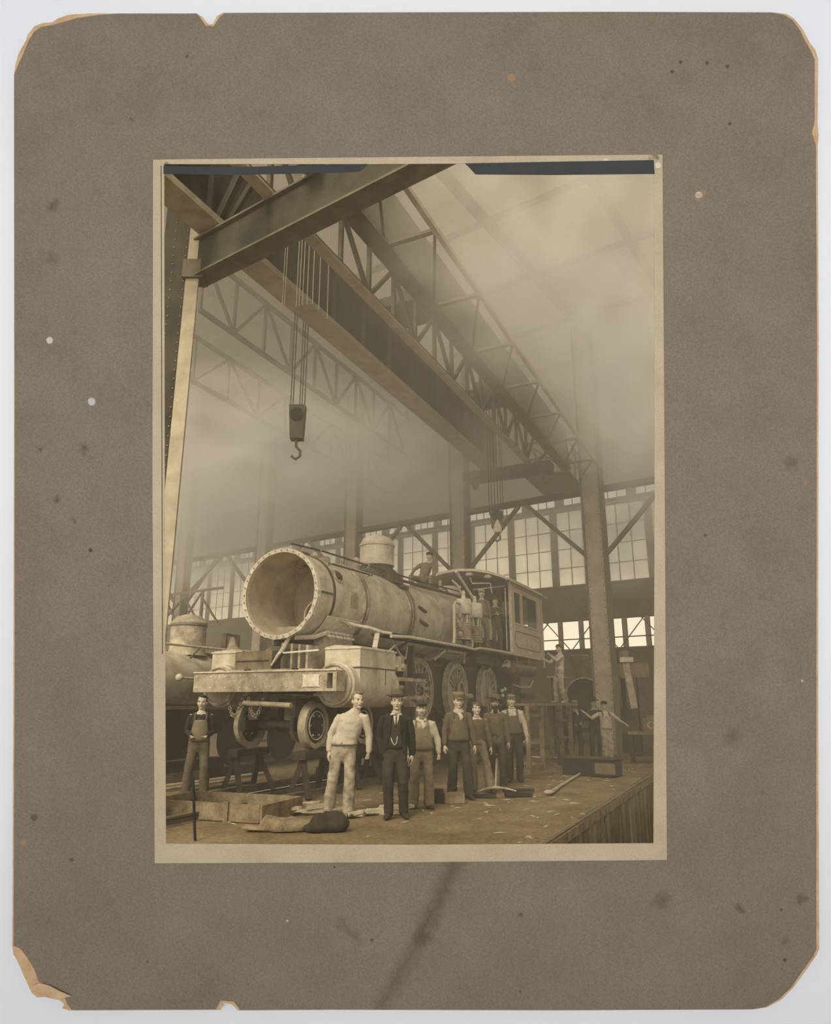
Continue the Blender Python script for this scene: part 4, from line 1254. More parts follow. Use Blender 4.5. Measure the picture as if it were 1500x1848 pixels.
tag(bx_, 'pale square-sided box with a round hole on the workbench', 'box')
MB().prism([(-.42, 0), (.6, 0), (.6, .36), (-.42, .36)], -.28, .25, fn=lambda x, y, z: (x, z, y)).build('casing', M_tank, bx_)
MB().torus((-.2, -.285, .18), (0, 1, 0), .09, .02, 20, 6).build('round_port', M_wheel, bx_)
MB().bx(-.3, .5, -.2, .2, .36, .46).build('lid', M_wood, bx_)

# dark iron casting and tools on the floor
bo = place_T(empty('iron_casting'))
tag(bo, 'dark oblong iron casting lying on the floor right of the men', 'casting')
MB().prism([(0, 0), (.0, .34), (.06, .40), (1.26, .40), (1.32, .34), (1.32, 0)], -.24, .24, fn=lambda x, y, z: (x, z, y)).build('body', M_iron, bo)
MB().bx(.85, 1.34, -.26, -.2, .06, .30).build('rusty_end', M_tank, bo)
MB().bx(-.02, 1.34, -.26, .26, .38, .415).build('top_plate', M_iron2, bo)
bo.location = (3.72, 18.35, 0)
bo.rotation_euler = (0, 0, R(-38))
bar = MB().tube([(3.90, 17.75, .05), (3.4, 16.5, .035), (2.9, 15.2, .03), (2.55, 14.2, .03)], [.022, .025, .03, .04]).ball((2.5, 14.15, .045), (.09, .05, .045), 8, 6).build('pry_bar', M_flange, None, True)
tag(bar, 'long pale bar lying on the floor before the dark casting', 'bar')
wb = MB().bx(-.17, .17, -.1, .1, 0, .17).build('wood_block', M_wood)
wb.location = (.66, 13.02, 0)
wb.rotation_euler = (0, 0, R(10))
tag(wb, 'pale end-grain wooden block by the bearded man in the cap', 'block')
wb2 = MB().bx(-.16, .16, -.16, .16, 0, .20).build('iron_block', M_iron)
wb2.location = (.33, 13.15, 0)
tag(wb2, 'black iron block beside the pale wooden block', 'block')
# pick and shovel at the feet of the hatted man
pk = empty('pickaxe', (1.55, 14.25, 0), R(20))
tag(pk, 'pickaxe on the floor before the dark-bearded man in the hat', 'tool')
MB().tube([(-.42, .0, .06), (-.2, .06, .10), (0, .08, .11), (.2, .06, .09), (.4, 0, .04)], [.012, .02, .03, .02, .012]).build('head', M_bare2, pk, True)
MB().cyl((0, .08, .11), (.42, .85, .55), .02, n=8).build('handle', M_woodl, pk)
for i, (x, y, rz, L_) in enumerate(((1.9, 13.9, 15, .5), (1.25, 13.75, -5, .45), (2.0, 14.6, 5, .6))):
    sh = MB().beam((-L_ / 2, 0, .03), (L_ / 2, 0, .03), .10 + .04 * (i == 0), .05).build('iron_slab', M_iron)
    sh.location = (x, y, 0)
    sh.rotation_euler = (0, 0, R(rz))
    tag(sh, ('flat dark slab right of the pickaxe', 'flat dark slab left of the pickaxe', 'long dark slab behind the pickaxe')[i], 'slab', 'dark slabs around the pickaxe')
# wooden tray and sacks at the lower left
ty = empty('wooden_tray', (-2.95, 11.75, 0), R(-21))
tag(ty, 'low open wooden tray at the lower left', 'tray')
MB().bx(-1.0, 1.0, -.55, .55, .0, .03).build('bottom', M_woodd, ty)
MB().bx(-1.0, 1.0, -.58, -.53, 0, .24).build('side_board', M_wood, ty)
MB().bx(-1.0, 1.0, .53, .58, 0, .24).build('side_board', M_wood, ty)
MB().bx(-1.03, -.98, -.58, .58, 0, .24).build('end_board', M_wood, ty)
MB().bx(.98, 1.03, -.58, .58, 0, .24).build('end_board', M_wood, ty)
MB().bx(.4, .47, -.62, -.58, -.0, .27).build('cleat', M_wood, ty)
def lump(name, loc, size, rz, m, lb, cat, seed, group=None):
    g = MB().ball((0, 0, size[2] * .55), size, 20, 12)
    for i, v in enumerate(g.v):
        nv = mnoise.noise(Vector(v) * 4.5 + Vector((seed, 0, 0))) * 1.9
        g.v[i] = (v[0] * (1 + (.16) * nv), v[1] * (1 + .3 * nv), max(0.0, v[2] * (1 + .35 * nv)))
    o = g.build(name, m, None, True)
    o.location = loc
    o.rotation_euler = (0, 0, R(rz))
    return tag(o, lb, cat, group)
lump('sack', (-1.75, 10.35, 0), (.55, .20, .10), 15, M_wood, 'long dusty sack lying in front of the tray at lower left', 'sack', 3)
lump('sack', (-1.22, 10.25, 0), (.30, .2, .14), 25, M_woodd, 'dark sack lying nearest the pale blurred man', 'sack', 8)
# splintered wood by the pale man's boots
rr = random.Random(11)
for i in range(16):
    cx_, cy_ = (-.75, 11.75) if i % 2 else (-1.75, 11.9)
    x, y = cx_ + rr.uniform(-.4, .45), cy_ + rr.uniform(-.35, .3)
    L_ = rr.uniform(.35, .75)
    o = MB().prism([(-L_ / 2, -.035), (L_ / 2 - .06, -.045), (L_ / 2, 0), (L_ / 2 - .09, .04), (-L_ / 2 + .05, .045)], 0, .03 + .015 * (i % 3)).build('wood_scrap', rr.choice([M_woodl, M_woodl, M_rim]))
    o.location = (x, y, .012 * (i // 2))
    o.rotation_euler = (R(rr.uniform(-4, 4)), R(rr.uniform(-5, 5)), R(rr.uniform(-10, 55)))
    side = 'right of' if i % 2 else 'left of'
    tag(o, 'one of the pale splintered boards heaped %s the pale blurred man' % side, 'wood scrap', 'wood scraps %s the pale man' % side)
# loose flakes strewn over the floor
g = MB()
for i in range(260):
    s, w = rr.uniform(-8, 6), rr.uniform(-5.9, 3.0)
    if abs(w) < .75:
        continue
    a, L_, b_ = rr.uniform(0, math.pi), rr.uniform(.02, .11), rr.uniform(.008, .025)
    c_, s_ = math.cos(a), math.sin(a)
    zz = floor_z(s, w) + .005
    g.add([(s + c_ * L_ + s_ * b_, w + s_ * L_ - c_ * b_, zz), (s + c_ * L_ - s_ * b_, w + s_ * L_ + c_ * b_, zz), (s - c_ * L_ - s_ * b_, w - s_ * L_ + c_ * b_, zz), (s - c_ * L_ + s_ * b_, w - s_ * L_ - c_ * b_, zz),
           (s, w, zz + .012)], [(0, 1, 4), (1, 2, 4), (2, 3, 4), (3, 0, 4)])
fk = place_T(g.build('litter', M_flange))
tag(fk, 'pale chips and shavings strewn on the floor', 'litter', kind='stuff')
# bars and pipes on the floor at left
for i, (s0, w0, s1, w1, lb) in enumerate(((-6.5, 2.2, -3.2, 2.15, 'long pale bar behind the man in dark overalls'), (-5.6, 1.55, -3.6, 1.5, 'short dark bar on the earth left of the trestle'), (-5.2, 2.6, -1.6, 2.5, 'thin pipe lying farthest left of the trench'))):
    o = place_T(MB().cyl((s0, w0, .04), (s1, w1, .04), .035, n=8).build('iron_bar', (M_wheel, M_iron2, M_flange)[i], None, True))
    tag(o, lb, 'bar')
bb_ = MB().cyl((-2.75, 9.55, 0.0), (-2.87, 9.65, .74), .018, n=8).build('scratch_rod', M_iron)  # upright rod stands in for a scratch across the print
tag(bb_, 'thin dark rod standing in for a scratch, before the tray at lower left', 'rod')
bb_.rotation_euler = (0, 0, 0)
# timber baulks added to deepen the dark behind the front truck
for i, (s, w, L_, z) in enumerate(((-5.2, 2.9, 3.2, 0), (-2.6, 3.0, 2.6, 0), (-4.2, 2.95, 2.6, .24))):
    o = place_T(MB().bx(s - L_ / 2, s + L_ / 2, w - .14, w + .14, z, z + .24).build('filler_baulk', (M_tank, M_woodd, M_woodd)[i]))
    tag(o, ('rusty-toned baulk added to darken the floor behind the front truck', 'dark baulk added to darken the floor below the first driving wheel', 'upper baulk of the pile added as dark filler behind the front truck')[i], 'timber', 'baulks added behind the raised engine')
# gantry scaffold of thin members left of the smokebox
gs = place_B(empty('scaffold'))
tag(gs, 'light braced scaffold frame seen left of the smokebox', 'scaffold')
def gb(p, q, r=.05):
    MB().beam(p, q, r * 2, r * 2).build('member', M_truss, gs)
for k in (19.0, 20.6, 22.0):
    gb((k, 1.5, 0), (k, 1.5, 6.9))
for z in (3.9, 5.2, 6.9):
    gb((17.6, 1.5, z), (22.6, 1.5, z))
gb((17.7, 1.5, 8.5), (22.4, 1.5, 5.3), .05)
gb((19.0, 1.5, 5.2), (20.6, 1.5, 6.9), .04)
gb((20.6, 1.5, 5.2), (19.0, 1.5, 6.9), .04)
gb((20.6, 1.5, 5.2), (22.0, 1.5, 6.9), .04)
gb((17.8, 1.5, 5.3), (19.0, 1.5, 6.5), .04)
for z in (3.5, 3.7, 4.1):
    gb((17.6, 1.4, z), (22.2, 1.4, z), .03)

# ------------------------------------------------------------------ travelling crane overhead
def girder_lattice(root, s0, s1, w, z0, z1, step, mm, chord=.09, web=.045, posts=True):
    MB().beam((s0, w, z0), (s1, w, z0), chord * 2, chord * 1.4).build('bottom_chord', mm, root)
    MB().beam((s0, w, z1), (s1, w, z1), chord * 2, chord * 1.4).build('top_chord', mm, root)
    s, i = s0, 0
    while s + step <= s1 + .01:
        MB().beam((s, w, z0), (s, w, z1), web * 1.6, web * 1.6).build('post', mm, root)
        a, b_ = (z0, z1) if i % 2 else (z1, z0)
        MB().beam((s, w, a), (s + step, w, b_), web * 1.6, web * 1.6).build('brace', mm, root)
        s += step
        i += 1
cr = place_T(empty('travelling_crane'))
tag(cr, 'overhead travelling crane bridge: dark plate girder and lattice girder crossing high above the engine', 'crane')
MB().bx(-11.0, 6.4, -.80, -.72, 9.75, 11.35).build('plate_girder', M_girder, cr)
MB().bx(-11.0, 6.4, -1.02, -.50, 9.62, 9.75).build('bottom_flange', M_flange, cr)
MB().bx(-11.0, 6.4, -.98, -.54, 11.35, 11.42).build('top_flange', M_truss, cr)
for s in np.arange(-10, 6.3, 1.35):
    MB().bx(s - .03, s + .03, -.92, -.80, 9.75, 11.35).build('stiffener', M_girder, cr)
girder_lattice(cr, -11.0, 6.6, -2.25, 9.62, 10.9, 1.1, M_truss, .08, .05)
MB().bx(-11, 6.6, -2.36, -2.14, 9.55, 9.60).build('bottom_flange', M_flange, cr)
MB().bx(5.8, 6.4, -2.95, .2, 9.3, 9.62).build('end_truck', M_girder, cr)
for w in (-2.7, -.2):
    MB().cyl((6.1, w, 9.28), (6.1, w + .1, 9.28), .25, n=20).build('truck_wheel', M_iron2, cr, True)
# trolley
MB().bx(-2.4, -1.2, -2.2, -.8, 11.42, 11.7).cyl((-1.8, -2.0, 11.9), (-1.8, -1.0, 11.9), .3, n=20).build('trolley', M_girder, cr)

c2 = place_T(empty('travelling_crane'))
tag(c2, 'right-hand crane bridge with footwalk and open platform at its far end', 'crane')
MB().bx(-9.5, 7.0, -3.30, -3.20, 9.65, 11.0).build('plate_girder', M_truss, c2)
MB().bx(-9.5, 7.0, -3.42, -3.08, 9.56, 9.65).build('bottom_flange', M_truss, c2)
MB().bx(-9.5, 6.8, -4.36, -4.27, 9.56, 9.66).build('walk_rail', M_flange, c2)
for s in np.arange(-9.0, 7, 2.2):
    MB().bx(s - .05, s + .05, -4.3, -3.3, 9.58, 9.64).build('walk_crossbar', M_truss, c2)
    MB().beam((s + .1, -4.25, 9.62), (s + 2.1, -3.35, 9.62), .05, .05).build('walk_brace', M_truss, c2)
pf = MB().bx(7.15, 9.75, -3.30, -1.72, 9.52, 9.62).build('platform', M_truss, c2)
for (s, w) in ((7.2, -3.25), (9.7, -3.25), (7.2, -1.77), (9.7, -1.77), (8.4, -3.25), (8.4, -1.77)):
    MB().cyl((s, w, 9.62), (s, w, 10.85), .035, n=8).build('railing_post', M_flange, c2)
for z in (10.2, 10.85):
    MB().beam((7.2, -3.25, z), (9.7, -3.25, z), .05, .05).build('railing', M_flange, c2)
    MB().beam((7.2, -1.77, z), (9.7, -1.77, z), .05, .05).build('railing', M_flange, c2)
    MB().beam((7.2, -3.25, z), (7.2, -1.77, z), .05, .05).build('railing', M_flange, c2)
for (a, b_) in (((7.2, -3.25, 9.62), (8.4, -3.25, 10.85)), ((9.7, -3.25, 9.62), (8.4, -3.25, 10.85)), ((7.2, -3.25, 9.62), (7.2, -1.77, 10.85)), ((9.7, -3.25, 9.55), (9.7, -3.6, 8.9))):
    MB().beam(a, b_, .05, .05).build('railing_brace', M_flange, c2)
MB().beam((7.1, -3.3, 9.7), (7.0, -3.25, 11.0), .1, .1).beam((7.1, -1.8, 9.7), (6.9, -3.2, 10.9), .08, .08).build('platform_hanger', M_truss, c2)

# near runway girder with its column and stays at the upper left
nc = struct(empty('column', (-3.86, 10.72, -.02), 0))
nc['label'] = 'tall near column at the left edge, pale flange and dark riveted web'
MB().bx(-.11, .11, -.06, .0, 0, 13.5).build('flange', M_flange, nc)
MB().bx(-.62, -.11, .10, .22, 0, 13.5).build('web', M_girder, nc)
g = MB()
for j in range(64):
    for x in (-.2, -.42):
        g.ball((x, .09, 2.0 + j * .17), (.014, .014, .014), 5, 3)
g.build('rivet_row', M_flange, nc)['kind'] = 'stuff'
MB().bx(-.3, .3, -.2, .3, 0, .1).build('base_plate', M_iron2, nc)
MB().beam((.02, .02, 9.05), (.95, -.5, 10.9), .10, .16).beam((.1, .05, 9.0), (1.1, -.4, 10.6), .08, .1).build('stay', M_girder, nc)
MB().bx(-.16, .2, -.12, .2, 8.75, 9.1).build('gusset', M_truss, nc)
nr = empty('crane_runway', (-3.86, 10.85, 0), math.atan2(-.568, .823))
tag(nr, 'dark runway girder slanting up from the near column at upper left', 'girder')
MB().bx(.0, 9.5, -.12, .12, 8.80, 9.50).build('runway_girder', M_girder, nr)
MB().bx(.0, 9.5, -.18, .18, 8.76, 8.80).bx(.0, 9.5, -.18, .18, 9.50, 9.54).build('flange_plate', M_truss, nr)
MB().bx(-.0, 9.5, -.04, .04, 9.54, 9.62).build('rail_head', M_truss, nr)

# roof trusses seen at upper left, hung from the roof
for (w, z0, z1, s0, s1, stp, lb) in ((4.1, 12.0, 13.75, -3.6, 9.5, 1.4, 'roof truss at upper left, below the crane plate girder'),
                                     (6.3, 11.3, 12.8, -3.0, 12.0, 1.6, 'lower fainter roof truss farther left')):
    rt = place_T(empty('roof_truss'))
    tag(rt, lb, 'roof truss')
    girder_lattice(rt, s0, s1, w, z0, z1, stp, M_girder if w < 5 else M_truss, .07, .05)
    for s in (s0 + .3, s1 - .3):
        MB().beam((s, w, z1), (s, w, 18.6), .1, .1).build('hanger', M_truss, rt)

# hoist ropes and blocks
def ropes(name, lb, pts, ztop, blockz, m, bw=.34, bh=.75, hookz=None):
    t = empty(name)
    tag(t, lb, 'hoist')
    cx_ = sum(p[0] for p in pts) / len(pts)
    cy_ = sum(p[1] for p in pts) / len(pts)
    t.location = (cx_, cy_, 0)
    for (x, y) in pts:
        MB().cyl((x - cx_, y - cy_, blockz + bh * .8), (x - cx_, y - cy_, ztop), .012, n=6).build('rope', m, t)
    MB().prism([(-bw / 2, bh), (bw / 2, bh), (bw * .42, 0), (-bw * .36, 0)], -.11, .11, fn=lambda x, y, z: (x, z, y + blockz)).build('block', M_truss, t)
    MB().cyl((0, -.14, blockz + bh * .7), (0, .14, blockz + bh * .7), bw * .42, n=20).build('sheave', M_girder, t, True)
    MB().tube([(0, 0, blockz), (0, 0, blockz - .15), (.09, 0, blockz - .25), (.09, 0, blockz - .36), (0, 0, blockz - .43), (-.09, 0, blockz - .36)], .03).build('hook', M_truss, t, True)
    return t
p0 = TP(-4.9, -.95) + Vector((-.62, 0, 0))
ropes('crane_hoist', 'rope-hung hoist block in the haze below the left crane girder', [(p0.x + dx, p0.y + dy) for dx, dy in ((-.14, 0), (-.10, .05), (.05, 0), (.09, .05), (.15, .03))], 11.5, 6.95, M_truss)
p1 = TP(4.3, -1.5)
MB().bx(3.7, 4.9, -2.2, -.8, 11.42, 11.7).cyl((4.3, -2.0, 11.9), (4.3, -1.0, 11.9), .3, n=20).build('trolley', M_girder, cr)
h2 = ropes('crane_hoist', 'hoist block hanging over the cab with a pale hook', [(p1.x + dx, p1.y) for dx in (-.2, -.12, -.02, .08, .17, .24)], 11.45, 7.05, M_girder, .42, .55)
MB().lathe((0, -.16, 6.85), (0, 0, 1), [(0, 0), (.02, .12), (.15, .14), (.3, .09), (.42, .03), (.45, 0)], 16).build('hook_shackle', M_rim, h2, True)
# bundle of slack hand ropes left of it
hr = empty('hand_ropes')
tag(hr, 'bundle of pale ropes hanging beside the crane girder at upper left', 'rope')
pr_ = TP(-6.6, -1.35)
hr.location = (pr_.x, pr_.y, 0)
for i, (dx, dz) in enumerate(((-.30, .0), (-.26, .1), (-.05, .2), (0, .3), (.06, .4), (.14, .5), (.24, .55), (.36, .3), (.52, -.1))):
    MB().cyl((dx, dx * .4, 8.9 + .25 * i * .0 + dz * .4), (dx * .96, dx * .4, 12.0), .009, n=5).build('rope', M_flange, hr)
_q = TP(-6.6, -.9) - TP(-6.6, -1.35)
MB().beam((0, 0, 11.35), (_q.x, _q.y, 11.35), .12, .12).beam((-.35, -.14, 11.35), (.56, .22, 11.35), .08, .08).build('rope_hanger', M_girder, hr)

# ------------------------------------------------------------------ people
def frame_tube(pts, radii, n=16, ref=(1, 0, 0), cap=True):
    """closed loft with elliptical sections; radii = [(a, b)], a lies towards ref"""
    pts = [Vector(p) for p in pts]
    ref = Vector(ref)
    P, Rr = list(pts), list(radii)
    if cap:
        d0, d1 = (pts[0] - pts[1]).normalized(), (pts[-1] - pts[-2]).normalized()
        a0, a1 = min(radii[0]), min(radii[-1])
        P = [pts[0] + d0 * a0 * .8, pts[0] + d0 * a0 * .5] + P + [pts[-1] + d1 * a1 * .5, pts[-1] + d1 * a1 * .8]
        Rr = [(radii[0][0] * .25, radii[0][1] * .25), (radii[0][0] * .75, radii[0][1] * .75)] + Rr + [(radii[-1][0] * .75, radii[-1][1] * .75), (radii[-1][0] * .25, radii[-1][1] * .25)]
    vs = []
    for i, p in enumerate(P):
        d = (P[min(i + 1, len(P) - 1)] - P[max(i - 1, 0)]).normalized()
        u = ref - d * ref.dot(d)
        if u.length < .2:
            u = Vector((0, 1, 0)) - d * d.y
        u.normalize()
        w = d.cross(u)
        a, b = Rr[i]
        vs += [p + u * a * math.cos(2 * math.pi * k / n) + w * b * math.sin(2 * math.pi * k / n) for k in range(n)]
    m = len(P)
    fs = [(j * n + i, j * n + (i + 1) % n, (j + 1) * n + (i + 1) % n, (j + 1) * n + i) for j in range(m - 1) for i in range(n)]
    fs += [tuple(range(n))[::-1], tuple(range((m - 1) * n, m * n))]
    return vs, fs

def remesh(g, voxel, smooth=2):
    """fuse overlapping solids into one continuous skin; returns (verts, faces) of the result"""
    me = g.mesh('tmp', None)
    o = bpy.data.objects.new('tmp', me)
    C.objects.link(o)
    m = o.modifiers.new('r', 'REMESH')
    m.mode = 'VOXEL'
    m.voxel_size = voxel
    if smooth:
        s = o.modifiers.new('s', 'SMOOTH')
        s.factor = .6
        s.iterations = smooth
    d = bpy.context.evaluated_depsgraph_get()
    ev = o.evaluated_get(d)
    em = ev.to_mesh()
    nv = len(em.vertices)
    co = np.empty(nv * 3, dtype=np.float32)
    em.vertices.foreach_get('co', co)
    fs = [tuple(p.vertices) for p in em.polygons]
    ev.to_mesh_clear()
    bpy.data.objects.remove(o)
    bpy.data.meshes.remove(me)
    return co.reshape(-1, 3), fs

def to_mesh(name, parts, m):
    g = MB()
    for co, fs in parts:
        g.add([tuple(float(c) for c in p) for p in co], fs)
    me = bpy.data.meshes.new(name)
    me.from_pydata(g.v, [], g.f)
    me.polygons.foreach_set('use_smooth', [True] * len(me.polygons))
    me.materials.append(m)
    return me

# one head, two hands, built once
def make_head():
    g = MB()
    g.ball((0, .012, .045), (.074, .094, .078), 24, 16)            # cranium
    g.ball((0, -.018, -.015), (.066, .072, .085), 24, 16)          # face
    g.ball((0, -.040, -.078), (.040, .036, .030), 16, 10)          # jaw and chin
    g.ball((0, -.074, -.088), (.018, .014, .014), 10, 8)           # chin
    g.ball((0, -.078, .026), (.050, .014, .012), 16, 8)            # brow
    for sx in (-1, 1):
        g.ball((sx * .036, -.066, -.022), (.022, .018, .016), 10, 8)   # cheek
        g.ball((sx * .074, .006, -.008), (.010, .020, .034), 10, 8)    # ear
    g.add(*frame_tube([(0, -.082, .018), (0, -.096, -.008), (0, -.106, -.026), (0, -.092, -.036)], [(.008, .010), (.010, .011), (.015, .011), (.014, .008)], 10))   # nose
    g.ball((0, -.088, -.052), (.024, .010, .008), 12, 6)           # lips
    g.add(*frame_tube([(0, .028, -.16), (0, .018, -.10), (0, .008, -.05)], [(.056, .058), (.052, .055), (.055, .060)], 16))   # neck
    return remesh(g, .0055, 2)
HEAD = make_head()
def make_hand(curl, thumb_in=.0):
    """wrist at origin, fingers towards -z, palm facing +y, thumb on the +x side"""
    g = MB()
    g.add(*frame_tube([(0, 0, .02), (0, 0, -.02), (.002, 0, -.055), (0, 0, -.088)], [(.026, .019), (.032, .018), (.041, .017), (.040, .014)], 16))
    L = (.064, .074, .068, .052)
    for i in range(4):
        x = .031 - i * .0205
        z = -.088 + (.004 if i in (0, 3) else 0)
        p = Vector((x, 0, z))
        pts, a = [p + Vector((0, 0, .02)), p.copy()], 0
        for f in (.46, .31, .23):
            a += curl * (1.0 + .1 * i)
            p = p + Vector((-.0012 * (i - 1.5), math.sin(a), -math.cos(a))) * L[i] * f
            pts.append(p.copy())
        g.add(*frame_tube(pts, [(.0088, .0088), (.0088, .0088), (.0083, .0083), (.0076, .0076), (.0066, .0066)], 8))
    g.add(*frame_tube([(.020, .002, -.012), (.044, .012, -.036), (.052 - thumb_in, .024, -.062), (.046 - thumb_in * 2, .036, -.084)], [(.014, .012), (.012, .011), (.0098, .0095), (.0085, .008)], 8))
    return remesh(g, .0042, 1)
HANDS = {'relaxed': make_hand(R(17)), 'fist': make_hand(R(68), .012), 'open': make_hand(R(6))}

def xf(part, mtx):
    co, fs = part
    m = np.array(mtx)
    return co @ m[:3, :3].T + m[:3, 3], fs

def basis(origin, z_axis, y_hint):
    z = Vector(z_axis).normalized()
    y = Vector(y_hint)
    y = (y - z * y.dot(z)).normalized()
    x = y.cross(z)
    return Matrix(((x.x, y.x, z.x, origin[0]), (x.y, y.y, z.y, origin[1]), (x.z, y.z, z.z, origin[2]), (0, 0, 0, 1)))

def wrinkle(part, amp, sc_, seed, zdir=1.0):
    co, fs = part
    out = co.copy()
    for i, c in enumerate(co):
        v = Vector((c[0] * sc_ + seed, c[1] * sc_, c[2] * sc_ * zdir))
        n = mnoise.noise(v) + .5 * mnoise.noise(v * 2.3)
        r = math.hypot(c[0], c[1]) + 1e-5
        out[i, 0] += c[0] / r * n * amp
        out[i, 1] += c[1] / r * n * amp
        out[i, 2] += n * amp * .3
    return out, fs

def person(label, loc, yaw, height, o):
    """o: outfit and pose. Modelled 1.75 m tall facing -y, then scaled."""
    rg = random.Random(o.get('seed', 1))
    k = height / 1.77
    stout = o.get('stout', 1.0)
    lean = Vector(o.get('lean', (0, 0)) + (0,))       # sideways shift of shoulders relative to hips (x, y)
    hipx, hipy, drop = o.get('hip', (0, 0, 0))
    hip = Vector((hipx, hipy, .93 - drop))
    def T(z, x=0, y=0):      # torso point: z measured for the upright figure
        t = (z - .93) / .5
        return Vector((hipx + lean.x * t + x, hipy + lean.y * t + y, z - drop - .5 * (abs(lean.y) ** 2 + abs(lean.x) ** 2) * max(t, 0)))
    sh = {1: T(1.405, .182 * (1 + .3 * (stout - 1))), -1: T(1.405, -.182 * (1 + .3 * (stout - 1)))}
    neck = T(1.50)
    hd = T(1.64) + Vector(o.get('head_off', (0, -.01, 0)))
    arms = {}
    for sd in (1, -1):
        ua, fa = o['arms'][0 if sd == 1 else 1]
        ua, fa = Vector(ua).normalized(), Vector(fa).normalized()
        e = sh[sd] + ua * .285
        w = e + fa * .25
        arms[sd] = (sh[sd], e, w, fa)
    legs = {}
    for sd in (1, -1):
        ft = Vector(o['feet'][0 if sd == 1 else 1] + (.09,))     # ankle
        h = hip + Vector((sd * .092, 0, 0))
        d = ft - h
        Lmax = .445 + .415
        kneev = Vector(o.get('knee', {}).get(sd, (sd * .1, -1, 0)))
        ln = min(d.length, Lmax - .002)
        a = (.445 ** 2 - .415 ** 2 + ln ** 2) / (2 * ln)
        hh = math.sqrt(max(.445 ** 2 - a * a, 0))
        dn = d.normalized()
        kv = (kneev - dn * kneev.dot(dn)).normalized()
        kn = h + dn * a + kv * hh
        legs[sd] = (h, kn, h + dn * ln if d.length > Lmax else ft)
    root_parts = []
    # bare body: trunk, limbs, fused; head and hands join it under collar and cuffs
    g = MB()
    g.add(*frame_tube([T(.90), T(1.05), T(1.22), T(1.36), T(1.44), T(1.49)], [(.14, .09), (.125, .085), (.14, .095), (.155, .095), (.12, .08), (.06, .06)], 16))
    for sd in (1, -1):
        s, e, w, fa = arms[sd]
        g.add(*frame_tube([s, s.lerp(e, .5), e, e.lerp(w, .35), w - fa * .01], [(.046, .046), (.042, .042), (.035, .035), (.036, .036), (.024, .021)], 12))
        h, kn, an = legs[sd]
        g.add(*frame_tube([h, h.lerp(kn, .5), kn, kn.lerp(an, .35), an], [(.075, .075), (.066, .066), (.05, .05), (.05, .05), (.034, .034)], 12))
    root_parts.append(remesh(g, .016, 1))
    hm = Matrix.Translation(hd) @ Matrix.Rotation(R(o.get('head_yaw', 0)), 4, 'Z') @ Matrix.Rotation(R(o.get('head_pitch', 0)), 4, 'X') @ Matrix.Scale(1.11, 4)
    root_parts.append(xf(HEAD, hm))
    for sd in (1, -1):
        s, e, w, fa = arms[sd]
        hk = o.get('hands', ('relaxed', 'relaxed'))[0 if sd == 1 else 1]
        if hk is None:
            continue
        palm = o.get('palm', {}).get(sd, (-sd, .35, 0))
        m = basis(w, -fa, palm)
        # thumb should point forward (-y) for a hanging arm
        if (m @ Vector((1, 0, 0)) - m @ Vector((0, 0, 0))).dot(Vector(o.get('thumb', (0, -1, 0)))) < 0:
            m = m @ Matrix.Diagonal((-1, 1, 1, 1))
            co, fs = HANDS[hk]
            root_parts.append(xf((co, [f[::-1] for f in fs]), m))
        else:
            root_parts.append(xf(HANDS[hk], m))
    skin = M_skind if o.get('darkish') else M_skin
    body = link('person', to_mesh('person', root_parts, skin))
    body.location = loc
    body.rotation_euler = (0, 0, yaw)
    body.scale = (k, k, k)
    tag(body, label, 'person', o.get('group'))
    def part(name, mesh_parts, m, lb=None):
        q = link(name, to_mesh(name, mesh_parts, m), body)
        if lb:
            q['label'] = lb
        return q
    # trousers
    g = MB()
    fl_ = o.get('flare', 1.0) * 1.08
    top_r = .172 if o.get('bib') else .150
    zt_ = 1.12 if o.get('bib') else 1.06
    g.add(*frame_tube([T(.84), T(.93), T(1.0), T(zt_)], [(.165 * stout, .125 * stout), (.172 * stout, .13 * stout), ((top_r + .006) * stout, .132 * stout), (top_r * stout * o.get('bulk', 1), (top_r - .036) * stout * o.get('bulk', 1))], 20))
    for sd in (1, -1):
        h, kn, an = legs[sd]
        g.add(*frame_tube([h + Vector((0, 0, .02)), h.lerp(kn, .5), kn, kn.lerp(an, .5), an + Vector((0, 0, -.02))],
                          [(.098 * stout, .105 * stout), (.088, .092), (.082, .086), (.072 * fl_, .074 * fl_), (.070 * fl_, .080 * fl_)], 16))
    part('trousers', [wrinkle(remesh(g, .014, 1), .011, 9, rg.uniform(0, 50), 1.6)], CL[o['trousers']])
    # shirt or jacket with sleeves
    hem = o.get('hem', 1.0)
    lo_ = 1.04 if o.get('bib') else 1.0
    g = MB()
    pts = [T(z) for z in ((hem, hem + .04, 1.10, 1.22, 1.34, 1.41, 1.46) if hem < 1.05 else (lo_, 1.06, 1.10, 1.22, 1.34, 1.40, 1.455))]
    b = o.get('bulk', 1.0)
    g.add(*frame_tube(pts, [(.168 * stout * b, .128 * stout * b), (.165 * stout * b, .126 * stout * b), (.152 * stout * b, .118 * stout * b), (.166 * stout * b, .126 * b), (.178 * b, .122 * b), (.150 * b, .098 * b), (.070, .070)], 22))
    for sd in (1, -1):
        s, e, w, fa = arms[sd]
        end = w if not o.get('rolled') else e.lerp(w, .15)
        g.add(*frame_tube([s + Vector((-sd * .05, 0, .01)), s, s.lerp(e, .5), e, e.lerp(end, .5), end - fa * .015], [(.05, .05), (.060 * b, .062 * b), (.058 * b, .062 * b), (.054 * b, .054 * b), (.050 * b, .050 * b), (.040 * b, .040 * b)], 14))
    nm = o.get('top_name', 'shirt')
    part(nm, [wrinkle(remesh(g, .013, 1), .009, 10, rg.uniform(0, 50), 1.3)], CL[o['top']])
